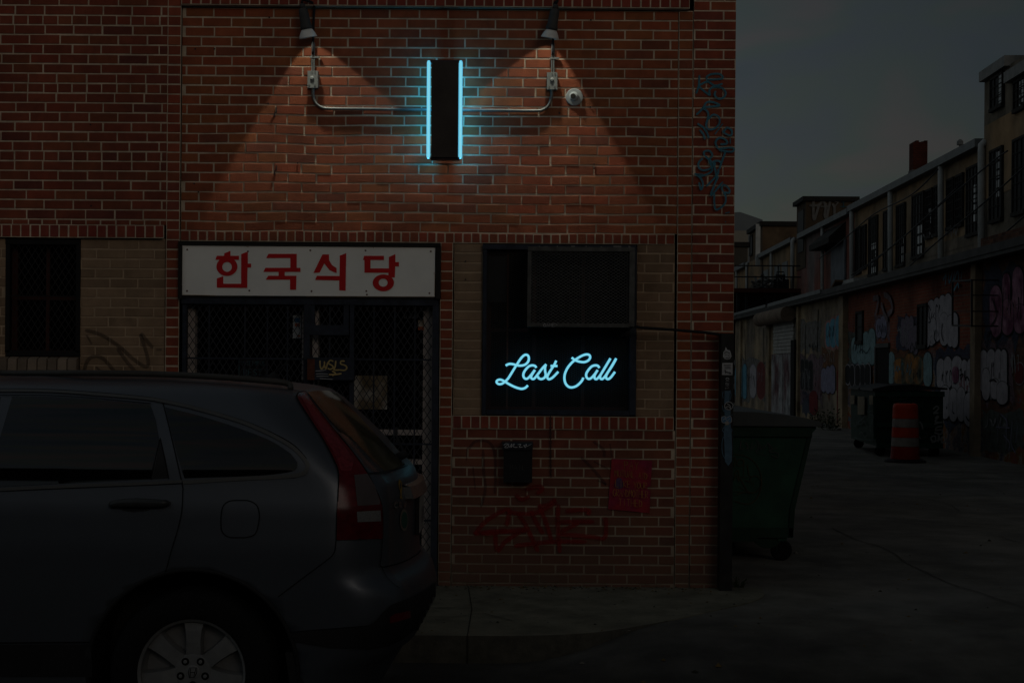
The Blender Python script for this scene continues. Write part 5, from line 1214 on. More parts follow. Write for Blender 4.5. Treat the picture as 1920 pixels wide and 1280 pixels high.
def throwup(lobes, fill, line, lw, lab, extra=(), base=None, inner=(), imat=None):
    m = MB(); base = (.028 if lobes[0][0] < 1587 else .048 if lobes[0][0] > 1838 else .008) if base is None else base
    for i, lb_ in enumerate(lobes): m.flat([AP(XA0, *q)+ND*(base+.0003*i) for q in lobe(lb_[0]-lw, lb_[1]+lw, lb_[2]-lw*1.3, lb_[3]+lw*1.8)], 1)
    for i, lb_ in enumerate(lobes):
        m.flat([AP(XA0, *q)+ND*(base+.006+.0012*i) for q in lobe(lb_[0]-lw*.45, lb_[1]+lw*.45, lb_[2]-lw*.5, lb_[3]+lw*.5)], 1)
        m.flat([AP(XA0, *q)+ND*(base+.0066+.0012*i) for q in lobe(lb_[0]-.5, lb_[1]+.5, lb_[2], lb_[3])], 0)
    top = base+.010+.0012*len(lobes)
    for i, e in enumerate(extra): m.ribbon([AP(XA0, *q) for q in smooth2(e, 4)], .035, ND, top+.002*i, 1)
    for e in inner: m.flat([AP(XA0, *q)+ND*(top-.001) for q in e], 2)
    o = m.build('graffiti', [fill, line, imat or fill], low); o['label'] = lab
throwup([(1740,1755,562,648),(1752,1764,558,640),(1762,1776,553,640),(1773,1786,550,640),(1730,1746,592,652),(1746,1757,595,645),(1764,1780,586,648),(1778,1790,590,650),(1786,1798,586,652)], M_gw, M_gk, 1.6, 'white bubble letters high on the wall left of the wire cage', extra=[[(1756,618),(1754,632),(1758,642)],[(1770,605),(1768,625),(1772,640)]])
throwup([(1758,1773,672,730),(1771,1786,668,728),(1786,1806,667,735),(1804,1816,674,735),(1815,1829,672,740),(1765,1783,722,785),(1782,1797,727,790),(1797,1812,725,790),(1810,1832,735,800)], M_gw, M_gk, 2.2, 'large white bubble letters behind the right end of the dumpster', inner=[lobe(1788,1800,686,718)], imat=M_gp, extra=[[(1812,712),(1816,706),(1820,714)],[(1814,780),(1820,788),(1826,776)]])
throwup([(1842,1858,656,735),(1856,1873,654,738),(1872,1884,654,738),(1883,1894,655,728),(1848,1862,690,750),(1864,1880,710,748),(1876,1896,715,758)], M_gw, M_gk, 2.2, 'white bubble letters low on the brown brick at far right', extra=[[(1862,714),(1870,712),(1876,716)]])
throwup([(1862,1884,535,632),(1886,1900,512,600),(1884,1906,560,628),(1905,1925,500,590),(1908,1930,570,625)], M_gp, M_gk, 2.2, 'tall pink pointed letters high on the brown brick', extra=[[(1856,632),(1864,620),(1870,636),(1882,628)],[(1888,540),(1886,600),(1884,625)],[(1868,560),(1876,590),(1866,610)]])
throwup([(1598,1610,632,682),(1608,1620,628,684),(1618,1631,622,684),(1630,1642,616,684)], M_gt, mat('teal_dark', (0.05, .08, .085), .9), 1.0, 'pale teal block of paint beside the dark doorway', extra=[[(1612,660),(1618,655),(1626,662),(1634,650)]])
throwup([(1590,1598,684,720),(1599,1606,684,724),(1609,1617,684,724),(1619,1626,683,724),(1628,1636,682,724)], M_gk, M_gw, 1.3, 'black letters with white outline low beside the doorway', base=.06)
throwup([(1551,1560,604,650),(1559,1570,597,652),(1569,1582,591,650)], M_gb, M_gs, 3.0, 'blue piece with a salmon halo on the pale concrete')
throwup([(1644,1654,597,633),(1652,1663,592,634)], M_gl, M_gk, 0.8, 'lilac letters over the dark doorway')
throwup([(1691,1698,597,650),(1698,1706,592,655),(1706,1714,592,660),(1714,1722,610,665)], mat('hatch_lilac', (0.1360, 0.1120, 0.1440), .9, nscale=30, namt=.6), mat('hatch_dark', (0.05, .02, .018), .9), .8, 'thin hatched lilac letters under the small window')
throwup([(1676,1700,672,720),(1698,1716,662,720),(1714,1732,668,720)], M_go, mat('olive', (0.06, .055, .03), .9), 2.0, 'orange and green paint behind the dumpster')
throwup([(1733,1748,660,725)], M_gt, M_gk, 1.6, 'teal letter behind the dumpster lid')
throwup([(1666,1678,660,720)], M_gt, M_gt, 0.6, 'teal strip right of the doorway')
throwup([(1542,1552,690,735),(1551,1559,686,738),(1558,1568,684,738)], M_gl, M_gk, 1.0, 'lilac letters low on the pale concrete')
throwup([(1504,1509,673,730),(1512,1517,674,732),(1519,1525,676,733)], M_gk, mat('lil_grey', (.10, .10, .10), .9), 1.2, 'black letters low right of the shutter')
throwup([(1380,1386,688,745),(1387,1393,684,748),(1395,1401,682,748)], M_gb, M_gk, .8, 'bright blue drips behind the near dumpster')
throwup([(1408,1419,684,745)], M_gw, M_gl, .8, 'white vertical stroke left of the shutter'); throwup([(1421,1436,678,748)], mat('dull_red', (.13, .028, .026), .9, nscale=5, namt=.5), M_gs, .8, 'dull red panel of paint left of the shutter')
throwup([(1572,1582,690,800)], mat('dark_red', (.10, .008, .008), .9, nscale=4, namt=.5), M_gk, .6, 'dark red stripe of paint on the corner of the red brick')
throwup([(1520,1535,732,778)], mat('dark_red_two', (.12, .012, .012), .9, nscale=4, namt=.4), M_gk, .3, 'red patch of paint above the weeds'); throwup([(1910,1925,680,720)], mat('dull_red_two', (.12, .012, .015), .9), M_gw, 1.0, 'red and white shape at the right edge')
# older paint under and between the pieces: rolled-out patches and quick tags
def buff(u0, u1, v0, v1, mt, lab, seed, base=None):
    rr = random.Random(seed); base = (.024 if u0 < 1587 else .044 if u0 > 1838 else .004) if base is None else base
    pts = []
    n = 9
    for i in range(n): pts.append((u0+(u1-u0)*i/n, v0+rr.uniform(-.08, .12)*(v1-v0)))
    for i in range(n): pts.append((u1+rr.uniform(-.06, .06)*(u1-u0), v0+(v1-v0)*i/n))
    for i in range(n): pts.append((u1-(u1-u0)*i/n, v1+rr.uniform(-.2, .1)*(v1-v0)))
    for i in range(n): pts.append((u0+rr.uniform(-.06, .06)*(u1-u0), v1-(v1-v0)*i/n))
    m = MB(); m.flat([AP(XA0, *q)+ND*base for q in pts]); o = m.build('paint_patch', mt, low); o['label'] = lab
M_b1 = mat('patch_greenish', (.09, .11, .10), .9, nscale=4, namt=.6, alpha=.75); M_b2 = mat('patch_mauve', (.16, .11, .13), .9, nscale=4, namt=.6, alpha=.7); M_b3 = mat('patch_rust', (.16, .07, .035), .9, nscale=4, namt=.6, alpha=.7); M_b4 = mat('patch_grey', (.17, .165, .16), .9, nscale=4, namt=.6, alpha=.65); M_b5 = mat('patch_navy', (.04, .055, .09), .9, nscale=4, namt=.6, alpha=.7)
for i, (u0, u1, v0, v1, mt, nm) in enumerate(((1378,1440,672,752,M_b4,'pale grey'),(1500,1545,668,760,M_b2,'mauve'),(1542,1584,655,745,M_b3,'rusty'),(1590,1642,618,690,M_b1,'greenish'),(1668,1735,650,722,M_b3,'rusty orange'),(1682,1722,588,668,M_b5,'dark blue'),(1640,1668,585,640,M_b2,'mauve'),(1596,1622,665,720,M_b5,'navy'),(1755,1832,650,800,M_b5,'navy shadow'),(1842,1905,640,765,M_b2,'mauve'),(1850,1925,495,650,M_b5,'navy'),(1500,1540,600,660,M_b4,'greyish'),(1505,1530,735,780,M_b5,'navy'),(1845,1925,770,850,M_b1,'dull green'))):
    buff(u0, u1, v0, v1, mt, nm+' patch of old paint on the alley wall', 30+i)
def quicktag(u, v, w, h, mt, seed, wd=.035, base=None):
    rr = random.Random(seed); st = []; x = u
    for k in range(rr.randint(4, 7)):
        cw = w/6; st.append([(x+rr.uniform(0, cw), v+rr.uniform(0, h)) for _ in range(rr.randint(3, 5))]); x += cw
    m = MB(); spray(m, st, idn, lambda a, b: AP(XA0, a, b), wd, ND, (.035 if u < 1587 else .055 if u > 1838 else .018) if base is None else base); m.build('graffiti', mt, low)['label'] = 'quick spray tag among the older paint'
M_q1 = mat('tag_pale', (.24, .24, .25), .9, alpha=.8); M_q2 = mat('tag_ink', (.012, .012, .015), .9); M_q3 = mat('tag_pinkish', (.25, .10, .12), .9, alpha=.8); M_q4 = mat('tag_cyan', (.07, .2, .26), .9, alpha=.8)
for i, (u, v, w, h, q) in enumerate(((1380,655,22,22,M_q1),(1402,700,16,30,M_q2),(1420,690,18,30,M_q1),(1458,690,14,40,M_q1),(1476,675,12,30,M_q2),(1505,690,14,40,M_q1),(1518,640,18,20,M_q2),(1545,660,22,18,M_q1),(1552,610,18,30,M_q2),(1600,640,26,24,M_q2),(1612,690,20,24,M_q1),(1645,605,16,22,M_q2),(1684,610,30,40,M_q1),(1700,640,22,24,M_q2),(1672,680,40,24,M_q4),(1712,690,22,26,M_q2),(1742,570,36,40,M_q2),(1738,610,40,24,M_q1),(1768,690,40,30,M_q2),(1775,745,40,30,M_q2),(1848,680,40,40,M_q2),(1850,725,34,24,M_q1),(1866,560,40,40,M_q3),(1892,540,26,60,M_q2),(1900,660,20,40,M_q1),(1852,780,50,26,M_q1),(1800,700,20,40,M_q3),(1588,600,16,26,M_q3),(1530,700,12,40,M_q3))):
    quicktag(u, v, w, h, q, 70+i, .03)
m = MB(); spray(m, [[(1878,775),(1877,830)],[(1882,775),(1895,790),(1893,810)],[(1895,775),(1893,840)],[(1888,815),(1900,830),(1898,845)],[(1905,790),(1903,830),(1912,850)],[(1874,800),(1900,802)],[(1915,800),(1912,830)]], idn, lambda u, v: AP(XA0, u, v), .03, ND, .06)
m.build('graffiti', M_gl, low)['label'] = 'thin pale scrawl low on the brown brick'
m = MB(); spray(m, [[(1660,552),(1668,556),(1674,565),(1676,580),(1668,590)],[(1655,568),(1662,590),(1668,600)],[(1640,560),(1650,560),(1645,590)]], idn, lambda u, v: AP(XA0, u, v), .13, ND, .04); m.build('graffiti', mat('pale_smudge', (.14, .11, .12), .9, nscale=4, namt=.5), low)['label'] = 'faded pale smudges on the red brick'
m = MB(); spray(m, [[(1772,525),(1778,515),(1776,535)],[(1782,512),(1784,530),(1790,510)],[(1794,508),(1792,528),(1800,508),(1802,526)],[(1808,505),(1806,524)],[(1792,535),(1792,545),(1800,532),(1802,540)]], idn, lambda u, v: AP(XA0, u, v), .05, ND, .04); m.build('graffiti', M_gb, low)['label'] = 'blue tag high under the eave behind the wire cage'
m = MB(); spray(m, [[(1382,640),(1382,700)],[(1398,618),(1399,690)],[(1433,615),(1434,690)],[(1512,610),(1511,690)],[(1536,580),(1534,660)]], idn, lambda u, v: AP(XA0, u, v), .22, ND, .03); m.build('stain', mat('stain_dark', (.045, .038, .03), .95, nscale=2, namt=.6), low)

# ---- long upper facade (warehouse) behind
wh = thing('warehouse', 'long tan warehouse with tall dark windows and pale downpipes behind the low building', 'building', AZ(XF0, 1700, 0))
ZG = 6.98
def fb_(mb, u0, u1, z0, z1, out=0, back=.3, x0=XF0): mb_wall(mb, AZ(x0, u0, 2), AZ(x0, u1, 2), z0, z1, out, back)
m = MB(); fb_(m, 1601, 1846, 0, ZG, 0, 5); m.build('wall', M_stucco, wh)
m = MB(); fb_(m, 1601, 1846, 0, 4.62, .02, -.0); fb_(m, 1690, 1846, 4.6, 4.9, .02, 0); m.build('plinth', M_stuccogrey, wh)
m = MB(); mb_wall(m, AZ(XF0, 1846, 2), atY(XF0, 28), 0, 8.45, .05, 5); m.build('tower_wall', M_stuccogrey, wh)
m = MB(); mb_wall(m, AZ(XF0, 1847, 2), atY(XF0, 28), 5.6, 7.35, .062, -.05); m.build('render_band', M_stucco, wh)
m = MB(); mb_wall(m, AZ(XF0, 1845.5, 2), AZ(XF0, 1894, 2), 8.42, 8.66, .18, 5.1); mb_wall(m, AZ(XF0, 1896, 2), atY(XF0, 28), 8.0, 8.25, .22, -.05); m.build('cornice', mat('cornice_grey', (0.2100, 0.2100, 0.2030), .8, namt=.2), wh)
m = MB(); mb_wall(m, AZ(XF0, 1894, 2), AZ(XF0, 1925, 2), 8.66, 9.05, -.4, 3); m.build('roof_coping', mat('coping', (0.2720, 0.2720, 0.2560), .8), wh)
m = MB(); fb_(m, 1493.5, 1601, 0, ZG-.1, 0, 4); m.build('red_wall', M_redpaint, wh)
m = MB(); fb_(m, 1426, 1493.5, 0, ZG, 0, 4); fb_(m, 1368, 1404, 0, ZG-.1, 0, 4); fb_(m, 1404, 1426, 0, ZG, .03, 4); m.build('wall', M_stucco, wh)
m = MB(); fb_(m, 1600, 1845, ZG-.1, ZG+.1, .26, 1); fb_(m, 1504, 1599, ZG-.16, ZG+.04, .26, 1); fb_(m, 1424, 1491, ZG-.14, ZG+.06, .26, 1); fb_(m, 1370, 1402, ZG-.2, ZG+.02, .26, 1); m.build('gutter', M_gutter, wh)
def rpipe(u, lab=None, r=.085, zt=ZG-.12, zb_=3.4):
    p = MB(); a = AZ(XF0-.16, u, zt); b = AZ(XF0-.16, u, zb_); p.tube([a-ND*.1+Vector((0, 0, .12)), a+Vector((0, 0, .02)), a-Vector((0, 0, .1)), b], r, 10); p.build('downpipe', M_pipe, wh, smooth=True)
for u, r in ((1840, .085), (1764, .08), (1669.5, .085), (1597, .08), (1542, .07), (1486, .09), (1446, .07), (1400, .07), (1381, .07)): rpipe(u, r=r)
Wn = [(1603.5,1614,4.75,6.28,None),(1616,1623.5,4.85,6.28,None),(1629,1645,4.55,6.42,[(.35,1,.0,.55)]),(1656.5,1666,4.6,6.42,None),(1681,1697,4.6,6.42,[(.62,1,.03,.45)]),(1710,1732,4.7,6.5,[(.45,.95,.02,.5)]),(1736,1748,5.15,6.48,[(.4,.9,.25,.6)]),(1751.5,1760,5.15,6.48,None),(1775,1788,5.2,6.5,None),(1791.5,1805.5,5.2,6.5,None),(1812,1837,4.86,6.56,[(.55,.8,.15,.72)])]
for u0, u1, z0, z1, lit in Wn: hole(wh, XF0, u0, u1, z0, z1, M_wpane, out=.035, nv=2 if u1-u0 < 12 else 4, nh=6, lit=lit)
for u0, u1, z0, z1, lit in ((1860,1884,5.0,6.68,[(.55,.8,.3,.95)]),(1903,1928,5.0,6.68,None),(1860,1884,7.62,8.38,[(.62,.95,.0,.95)]),(1904,1926,7.3,7.98,[(.5,.9,.0,.9)])): hole(wh, XF0, u0, u1, z0, z1, M_wpane, out=.09, nv=3, nh=3 if z0 > 7 else 5, lit=lit)
for u0, u1 in ((1406,1411), (1418,1424)): hole(wh, XF0, u0, u1, 7.3, 8.3, M_wpane, out=.05, nv=1, nh=1)
gm = MB()
for u0, u1 in ((1452,1462), (1466,1476), (1430,1440)): fb_(gm, u0, u1, 4.6, 6.2, .03, -.01)
gm.build('boarded_window', mat('board_grey', (0.1700, 0.1800, 0.1800), .8, nscale=1, namt=.3), wh)
gm = MB(); fb_(gm, 1559, 1583, 3.6, 6.0, .05, -.02); fb_(gm, 1583, 1586, 3.6, 6.1, .08, -.02); s2 = gm.build('roller_shutter', mat('shutter_blue', (0.1100, 0.1240, 0.1400), .7, nscale=2, namt=.4), wh)
aw = MB(); a, b = AZ(XF0, 1545, 2), AZ(XF0, 1584, 2); aw.prism([Vector((a.x, a.y, 6.7)), Vector((a.x, a.y, 6.15))+ND*.6, Vector((a.x, a.y, 5.95))+ND*.6, Vector((a.x, a.y, 5.95))], b-a); aw.build('awning', M_wframe, wh)
sg_ = MB(); spray(sg_, [[(1733,453),(1735,440),(1738,452)],[(1741,450),(1742,436)],[(1747,448),(1746,436),(1752,445)],[(1776,428),(1778,440),(1780,426)],[(1783,440),(1786,424),(1788,446)],[(1791,438),(1794,424),(1796,440),(1800,424)]], idn, lambda u, v: AP(XF0, u, v), .06, ND, .05); sg_.build('graffiti', mat('dull_white', (0.1440, 0.1440, 0.1440), .9), wh)['label'] = 'faint pale tags under the warehouse windows'
# penthouse blocks on that roof
def block(name, lab, u_near, u_far, u_right, z1, z0, mt, mcap, cap=.18):
    d_n = XF0/((u_near-PU)/F-SK); d_f = XF0/((u_far-PU)/F-SK); xr = (u_right-PU)*d_n/F
    a = atY(XF0, d_n); b = atY(XF0, d_f); 
    t = thing(name, lab, 'building', (a.x+1, a.y+1, z0))
    m = MB(); vs = [(a.x-.03, a.y), (xr, a.y), (xr+.1, b.y), (b.x-.03, b.y)]
    m.add([(x, y, z0) for x, y in vs]+[(x, y, z1) for x, y in vs], [(0,1,5,4),(1,2,6,5),(2,3,7,6),(3,0,4,7),(4,5,6,7),(0,3,2,1)]); m.build('wall', mt, t)
    m = MB(); m.add([(x+(-.15 if i in (0, 3) else .15), y+(-.15 if i in (0, 1) else .15), z1+.002) for i, (x, y) in enumerate(vs)]+[(x+(-.15 if i in (0, 3) else .15), y+(-.15 if i in (0, 1) else .15), z1+cap) for i, (x, y) in enumerate(vs)], [(0,1,5,4),(1,2,6,5),(2,3,7,6),(3,0,4,7),(4,5,6,7),(0,3,2,1)]); m.build('roof', mcap, t)
    return t, a, xr
M_pent = mat('penthouse_brown', (.062, .045, .03), .95, nscale=1.2, namt=.4); M_pent2 = mat('penthouse_tan', (.10, .068, .042), .95, nscale=1.2, namt=.4)
t, a, xr = block('rooftop_block', 'brown rooftop block with pale spray letters facing the street', 1510, 1493, 1601, 8.3, 5.6, M_pent, M_wframe)
yb = a.y-.03
def onb(u, v):
    return W(u, v, yb)
cv = zm(1360, 360, 6.736)
m = MB(); spray(m, [[(1120,100),(1110,170),(1115,360)],[(1060,170),(1180,165),(1220,115)],[(1195,140),(1165,220),(1125,360)],[(1240,105),(1265,190),(1255,290),(1275,345)],[(1200,185),(1300,180)],[(1325,110),(1300,220),(1280,340)],[(1350,150),(1375,190),(1380,310)],[(1375,190),(1430,125)],[(1240,150),(1285,155)],[(1360,110),(1420,130)]], cv, onb, .10, (0, -1, 0), .02); m.build('graffiti', mat('pent_white', (.12, .115, .11), .9), t)['label'] = 'pale dripping letters like PAY'
m = MB(); spray(m, [[(1470,130),(1520,125)],[(1450,185),(1530,185)],[(1495,120),(1490,200)]], cv, onb, .06, (0, -1, 0), .02); m.build('graffiti', mat('pent_blue', (.03, .07, .09), .9), t)['label'] = 'small faint blue tag'
m = MB(); p0 = atY(XF0, XF0/((1507-PU)/F-SK)); p1 = atY(XF0, XF0/((1497-PU)/F-SK)); mb_wall(m, p0, p1, 6.3, 8.0, .06, -.035); m.build('window', M_wpane, t)
pg = MB(); q0 = W(1601, 373, yb+.5); q1 = W(1650, 430, yb+.5); pg.box((q0.x, yb+.5, q1.z), (q1.x, yb+2.5, q0.z)); pgt = pg.build('rooftop_unit', mat('unit_grey', (.10, .10, .095), .85, nscale=1, namt=.4), loc=((q0.x+q1.x)/2, yb+1.5, q1.z)); tag(pgt, 'pale grey rooftop housing beside the brown lettered block', 'rooftop unit')
t, a, xr = block('rooftop_block', 'tan flat-roofed rooftop block further down the alley', 1429, 1405, 1500, 8.42, 5.2, M_pent2, M_wframe, .22)
m = MB(); p = W(1421, 420, a.y-.03); q = W(1428, 500, a.y-.03); m.box((p.x-.1, a.y-.06, q.z), (p.x+.12, a.y-.02, p.z)); m.build('corner_pipe', M_pipe, t)
# brick chimney
c0 = W(1712, 300, 50-DW); c1 = W(1739, 300, 50-DW); zt_ = W(1725, 264, 50-DW).z; zb2 = W(1725, 318, 50-DW).z
chm = thing('chimney', 'square red brick chimney rising above the warehouse gutter', 'chimney', ((c0.x+c1.x)/2, 50-DW+.25, 6.2))
m = MB(); m.box((c0.x, 50-DW, zb2), (c1.x, 50-DW+.5, zt_-.06)); 
for i in range(5): x = c0.x+(c1.x-c0.x)*i/5; m.box((x, 50-DW+.004, zt_-.06), (x+(c1.x-c0.x)/5, 50-DW+.49, zt_-random.uniform(-.02, .05)))
m.build('stack', mat_brick('chimney_brick', (.085, .022, .016), (.07, .02, .014), (.05, .025, .02)), chm)
m = MB(); m.box((c0.x-.02, 50-DW-.02, 6.2), (c1.x+.02, 50-DW+.52, zb2)); m.build('base', mat('chimney_base', (.11, .11, .105), .9), chm)
m = MB(); p = W(1800, 272, 42-DW); m.tube([p-Vector((0, 0, .6)), p], .03, 6); m.lathe([(.09, 0), (.09, .1), (.03, .16)], p, (0, 0, 1), 10); m.tube([p-Vector((.12, 0, .6)), p-Vector((.12, 0, .12))], .05, 6)
vent = m.build('roof_vent', M_gutter, smooth='auto'); tag(vent, 'small roof vent pipe on the warehouse roof line', 'vent')

# ---- steel platform with railings beyond the low building
YP = 62-DW
pf = thing('steel_platform', 'rust red steel platform with thin railings over the alley', 'platform', (W(1460, 549, YP).x, YP, W(1460, 590, YP).z))
m = MB(); a = W(1374, 540, YP); b = W(1596, 549.5, YP); m.box((a.x, YP, b.z), (b.x, YP+3, a.z)); m.build('deck', M_dkred, pf)
m = MB()
for v in (498.5, 519.5): m.bar(W(1374, v-.6, YP+.05), W(1594, v+.6, YP+.05), .05, .05)
for u in (1374, 1402, 1430, 1459, 1487, 1516, 1544, 1570, 1594): m.bar(W(u, 498, YP+.06), W(u, 541, YP+.06), .045, .045)
m.build('railing', M_black, pf)
m = MB()
for u in (1384, 1400, 1440, 1452, 1478): p = W(u, 549, YP+.5); m.bar(p, Vector((p.x, p.y, .0)), .12, .12)
m.bar(W(1384, 590, YP+.5), W(1440, 552, YP+.5), .06, .06); m.bar(W(1400, 558, YP+.45), W(1440, 558, YP+.45), .05, .05)
m.build('support', M_black, pf)
m = MB(); m.quad((a.x-1.2, YP+3.2, 0), (a.x+6, YP+3.2, 0), (a.x+6, YP+3.2, 4.7), (a.x-1.2, YP+3.2, 4.7)); m.build('under_shade', mat('under_dark', (.018, .008, .006), .95, nscale=1, namt=.5), pf)  # dark sheet put in for the shade under the deck
ZP = a.z
def at(u, y=YP+1.0): return W(u, 520, y).x
rr = random.Random(5)
m = MB()
for i in range(46):
    x = rr.uniform(at(1414), at(1448)); y = YP+.6+rr.uniform(0, .8); hmax = .62*math.sin(math.pi*(x-at(1410))/(at(1452)-at(1410))); z = ZP + rr.uniform(.02, max(.06, hmax))
    d = Vector((rr.uniform(-1, 1), rr.uniform(-.4, .4), rr.uniform(-.4, .5))).normalized()*.24; m.bar(Vector((x, y, z))-d, Vector((x, y, z))+d, .12, .03)
pile = m.build('scrap_pile', mat('scrap', (0.1530, 0.1530, 0.1440), .9, nscale=3, namt=.6)); tag(pile, 'heap of grey scrap boards on the platform', 'scrap pile')
gx0, gx1 = at(1449), at(1478); gt_ = thing('generator', 'black machine with pale letter panel standing on the platform', 'generator', ((gx0+gx1)/2, YP+1.0, ZP))
m = MB(); m.box((gx0, YP+.8, ZP), (gx1, YP+1.5, ZP+.42)); m.box((gx0+.1, YP+.85, ZP+.42), (gx1-.15, YP+1.4, ZP+.62)); m.tube([Vector((gx0+.15, YP+.9, ZP+.6)), Vector((gx0+.15, YP+.9, ZP+.74)), Vector((gx1-.2, YP+.9, ZP+.74)), Vector((gx1-.2, YP+.9, ZP+.6))], .025, 6); m.build('housing', M_black, gt_)
m = MB(); spray(m, letters('N', 1457, 1467, 519, 527), idn, lambda u, v: W(u, v, YP+.8), .06, (0, -1, 0), .02, sm=False); m.build('lettering', mat('gen_white', (.22, .22, .22), .8), gt_)
cx0 = at(1498); ct = thing('chair', 'orange chair standing on the platform', 'chair', (cx0+.2, YP+1, ZP))
m = MB(); m.box((cx0, YP+.8, ZP+.36), (cx0+.46, YP+1.25, ZP+.42)); m.build('seat', mat('orange_vinyl', (.12, .03, .008), .7), ct)
m = MB(); m.box((cx0, YP+1.2, ZP+.42), (cx0+.46, YP+1.26, ZP+.82)); m.build('backrest', mat('orange_back', (.07, .025, .012), .7), ct)
for x in (cx0+.03, cx0+.4):
    for y in (YP+.82, YP+1.2): m = MB(); m.box((x, y, ZP), (x+.03, y+.03, ZP+.36)); m.build('leg', M_black, ct)
m = MB(); p = W(1537, 538, YP+.9); q = W(1553, 512, YP+1.3); m.bar(p, q, .5, .05); o = m.build('board', mat('board_grey_two', (.06, .058, .055), .9)); tag(o, 'grey board leaning on the platform railing', 'board')
# things on the low roof, just behind its gutter
m = MB(); p = AZ(XA0+.6, 1574, 3.5); q = AZ(XA0+.6, 1600, 3.5); m.prism([p+Vector((0, 0, .1)), p+Vector((0, 0, .44)), p.lerp(q, .25)+Vector((0, 0, .5)), q+Vector((0, 0, .5)), q+Vector((0, 0, .1))], -ND*.7)
ac_ = m.build('roof_box', mat('roofbox_white', (0.3000, 0.3000, 0.2900), .7), loc=p); tag(ac_, 'off white box lying on the low roof behind its gutter', 'box')
m = MB(); p = AZ(XA0+.5, 1558, 3.62); q = AZ(XA0+.5, 1574, 4.0); m.bar(p, q, .25, .06); o = m.build('plank', mat('plank_wood', (.10, .06, .03), .9)); tag(o, 'tan plank propped on the low roof beside the white box', 'plank')
# far buildings at the end of the alley
def far(name, lab, u0, u1, v0, d, mt, z0=0, depth=8, cap=None):
    a = W(u0, v0, d-DW); b = W(u1, v0, d-DW); m = MB(); m.box((a.x, d-DW, z0), (b.x, d-DW+depth, a.z))
    if cap: m.box((a.x-.2, d-DW-.2, a.z), (b.x+.2, d-DW+depth, a.z+cap[0]), 1)
    return tag(m.build(name, [mt, cap[1]] if cap else mt), lab, 'building')
far('far_building', 'dark flat roofed building at the end of the alley', 1330, 1402, 462, 100, mat('far_dark', (.07, .062, .052), .95, nscale=.4, namt=.3), cap=(.3, M_wframe))
far('far_building', 'pale cream building just above the dark flat roof', 1330, 1403, 432, 150, mat('far_cream', (.23, .21, .175), .95, nscale=.3, namt=.1))
a = W(1330, 400, 230-DW); b = W(1388, 400, 230-DW); c = W(1430, 412, 230-DW)
m = MB(); m.prism([(a.x, 230-DW, 0), (c.x, 230-DW, 0), (c.x, 230-DW, c.z), (b.x, 230-DW, b.z+.2), (a.x, 230-DW, a.z)], (0, 10, 0)); tag(m.build('far_building', mat('far_grey', (.14, .155, .165), .95, nscale=.2, namt=.1)), 'distant grey block with sloping roof against the sky', 'building')
# overhead wires
def wire(pts, lab):
    m = MB(); m.tube([AP(XF0-1.1, *q) for q in smooth2(pts, 8)], .018, 5); o = m.build('power_line', M_black, smooth=True); tag(o, lab, 'wire', 'wires along the warehouse')
cv = zm(1560, 280, 4.922)
wire(cv([(1900,60),(1700,230),(1360,530),(1010,820),(690,1100)]), 'wire running from the tower window down to the low eave')
wire(cv([(1620,15),(1480,115),(985,525),(540,910),(180,1190)]), 'wire crossing the pale downpipes at their middle')
wire(cv([(1180,330),(735,745),(400,1010),(180,1160)]), 'wire passing the narrow pale-paned window')
wire(cv([(1900,520),(1772,620),(1640,735),(1490,862)]), 'lowest wire, ending at the eave below the tower')
wire(cv([(980,185),(740,415),(400,590),(180,770),(0,920),(-120,1010)]), 'uppermost wire, leaving the gutter beside the second downpipe')

# ---- dumpsters
M_grn = mat('dumpster_green', (.014, .050, .032), .7, nscale=4, namt=.4); M_grn2 = mat('dumpster_green_dark', (.008, .028, .017), .65, nscale=4, namt=.5); M_lid = mat('lid_plastic', (.05, .058, .06), .45, nscale=5, namt=.2)
def caster(root, p, r):
    f = MB(); f.box((p.x-.035, p.y-.05, r*1.9), (p.x+.035, p.y+.05, r*2.2)); f.box((p.x-.04, p.y-.02, r*.9), (p.x-.034, p.y+.05, r*1.95)); f.box((p.x+.034, p.y-.02, r*.9), (p.x+.04, p.y+.05, r*1.95)); w = f.build('caster', M_grn, root)
    t = MB(); t.lathe([(r*.3, -.028), (r*.9, -.028), (r, -.018), (r, .018), (r*.9, .028), (r*.3, .028)], (p.x, p.y, r), (.25, 1, 0), 24); t.lathe([(r*.3, -.03), (r*.12, -.034), (0, -.034)], (p.x, p.y, r), (.25, 1, 0), 16); t.build('caster_wheel', M_tyre, w, smooth='auto')
D1 = 12.0-DW
d1 = thing('dumpster', 'near green dumpster with a domed lid, half hidden by the corner', 'dumpster', (2.0, D1+.9, 0))
pr_ = [(1.645, .20), (2.255, .20), (2.272, .42), (2.40, 1.02), (2.44, 1.06), (2.44, 1.09), (1.645, 1.09)]
m = MB(); m.prism([(x, D1, z) for x, z in pr_], (0, 1.75, 0)); m.build('bin_body', M_grn, d1)
m = MB(); m.box((1.645, D1-.03, 1.0), (2.405, D1+.004, 1.075)); m.box((1.645, D1-.012, .19), (2.26, D1+.02, .27)); m.prism([(2.262, D1-.012, .2), (2.275, D1-.012, .42), (2.405, D1-.012, 1.0), (2.372, D1-.012, 1.0), (2.235, D1-.012, .42), (2.225, D1-.012, .2)], (0, .02, 0)); m.box((1.645, D1-.02, .16), (1.98, D1+.1, .2)); m.lathe([(.13, 0), (.13, .02)], (2.06, D1+.04, .23), (0, -1, 0), 18); m.build('rim', M_grn2, d1)
lp_ = [(1.62, 1.085), (2.47, 1.085), (2.475, 1.10), (2.46, 1.125), (2.33, 1.155), (2.15, 1.178), (1.95, 1.196), (1.62, 1.20)]
m = MB(); m.prism([(x, D1-.06, z) for x, z in lp_], (0, 1.86, 0)); m.build('lid', M_lid, d1, smooth='auto')
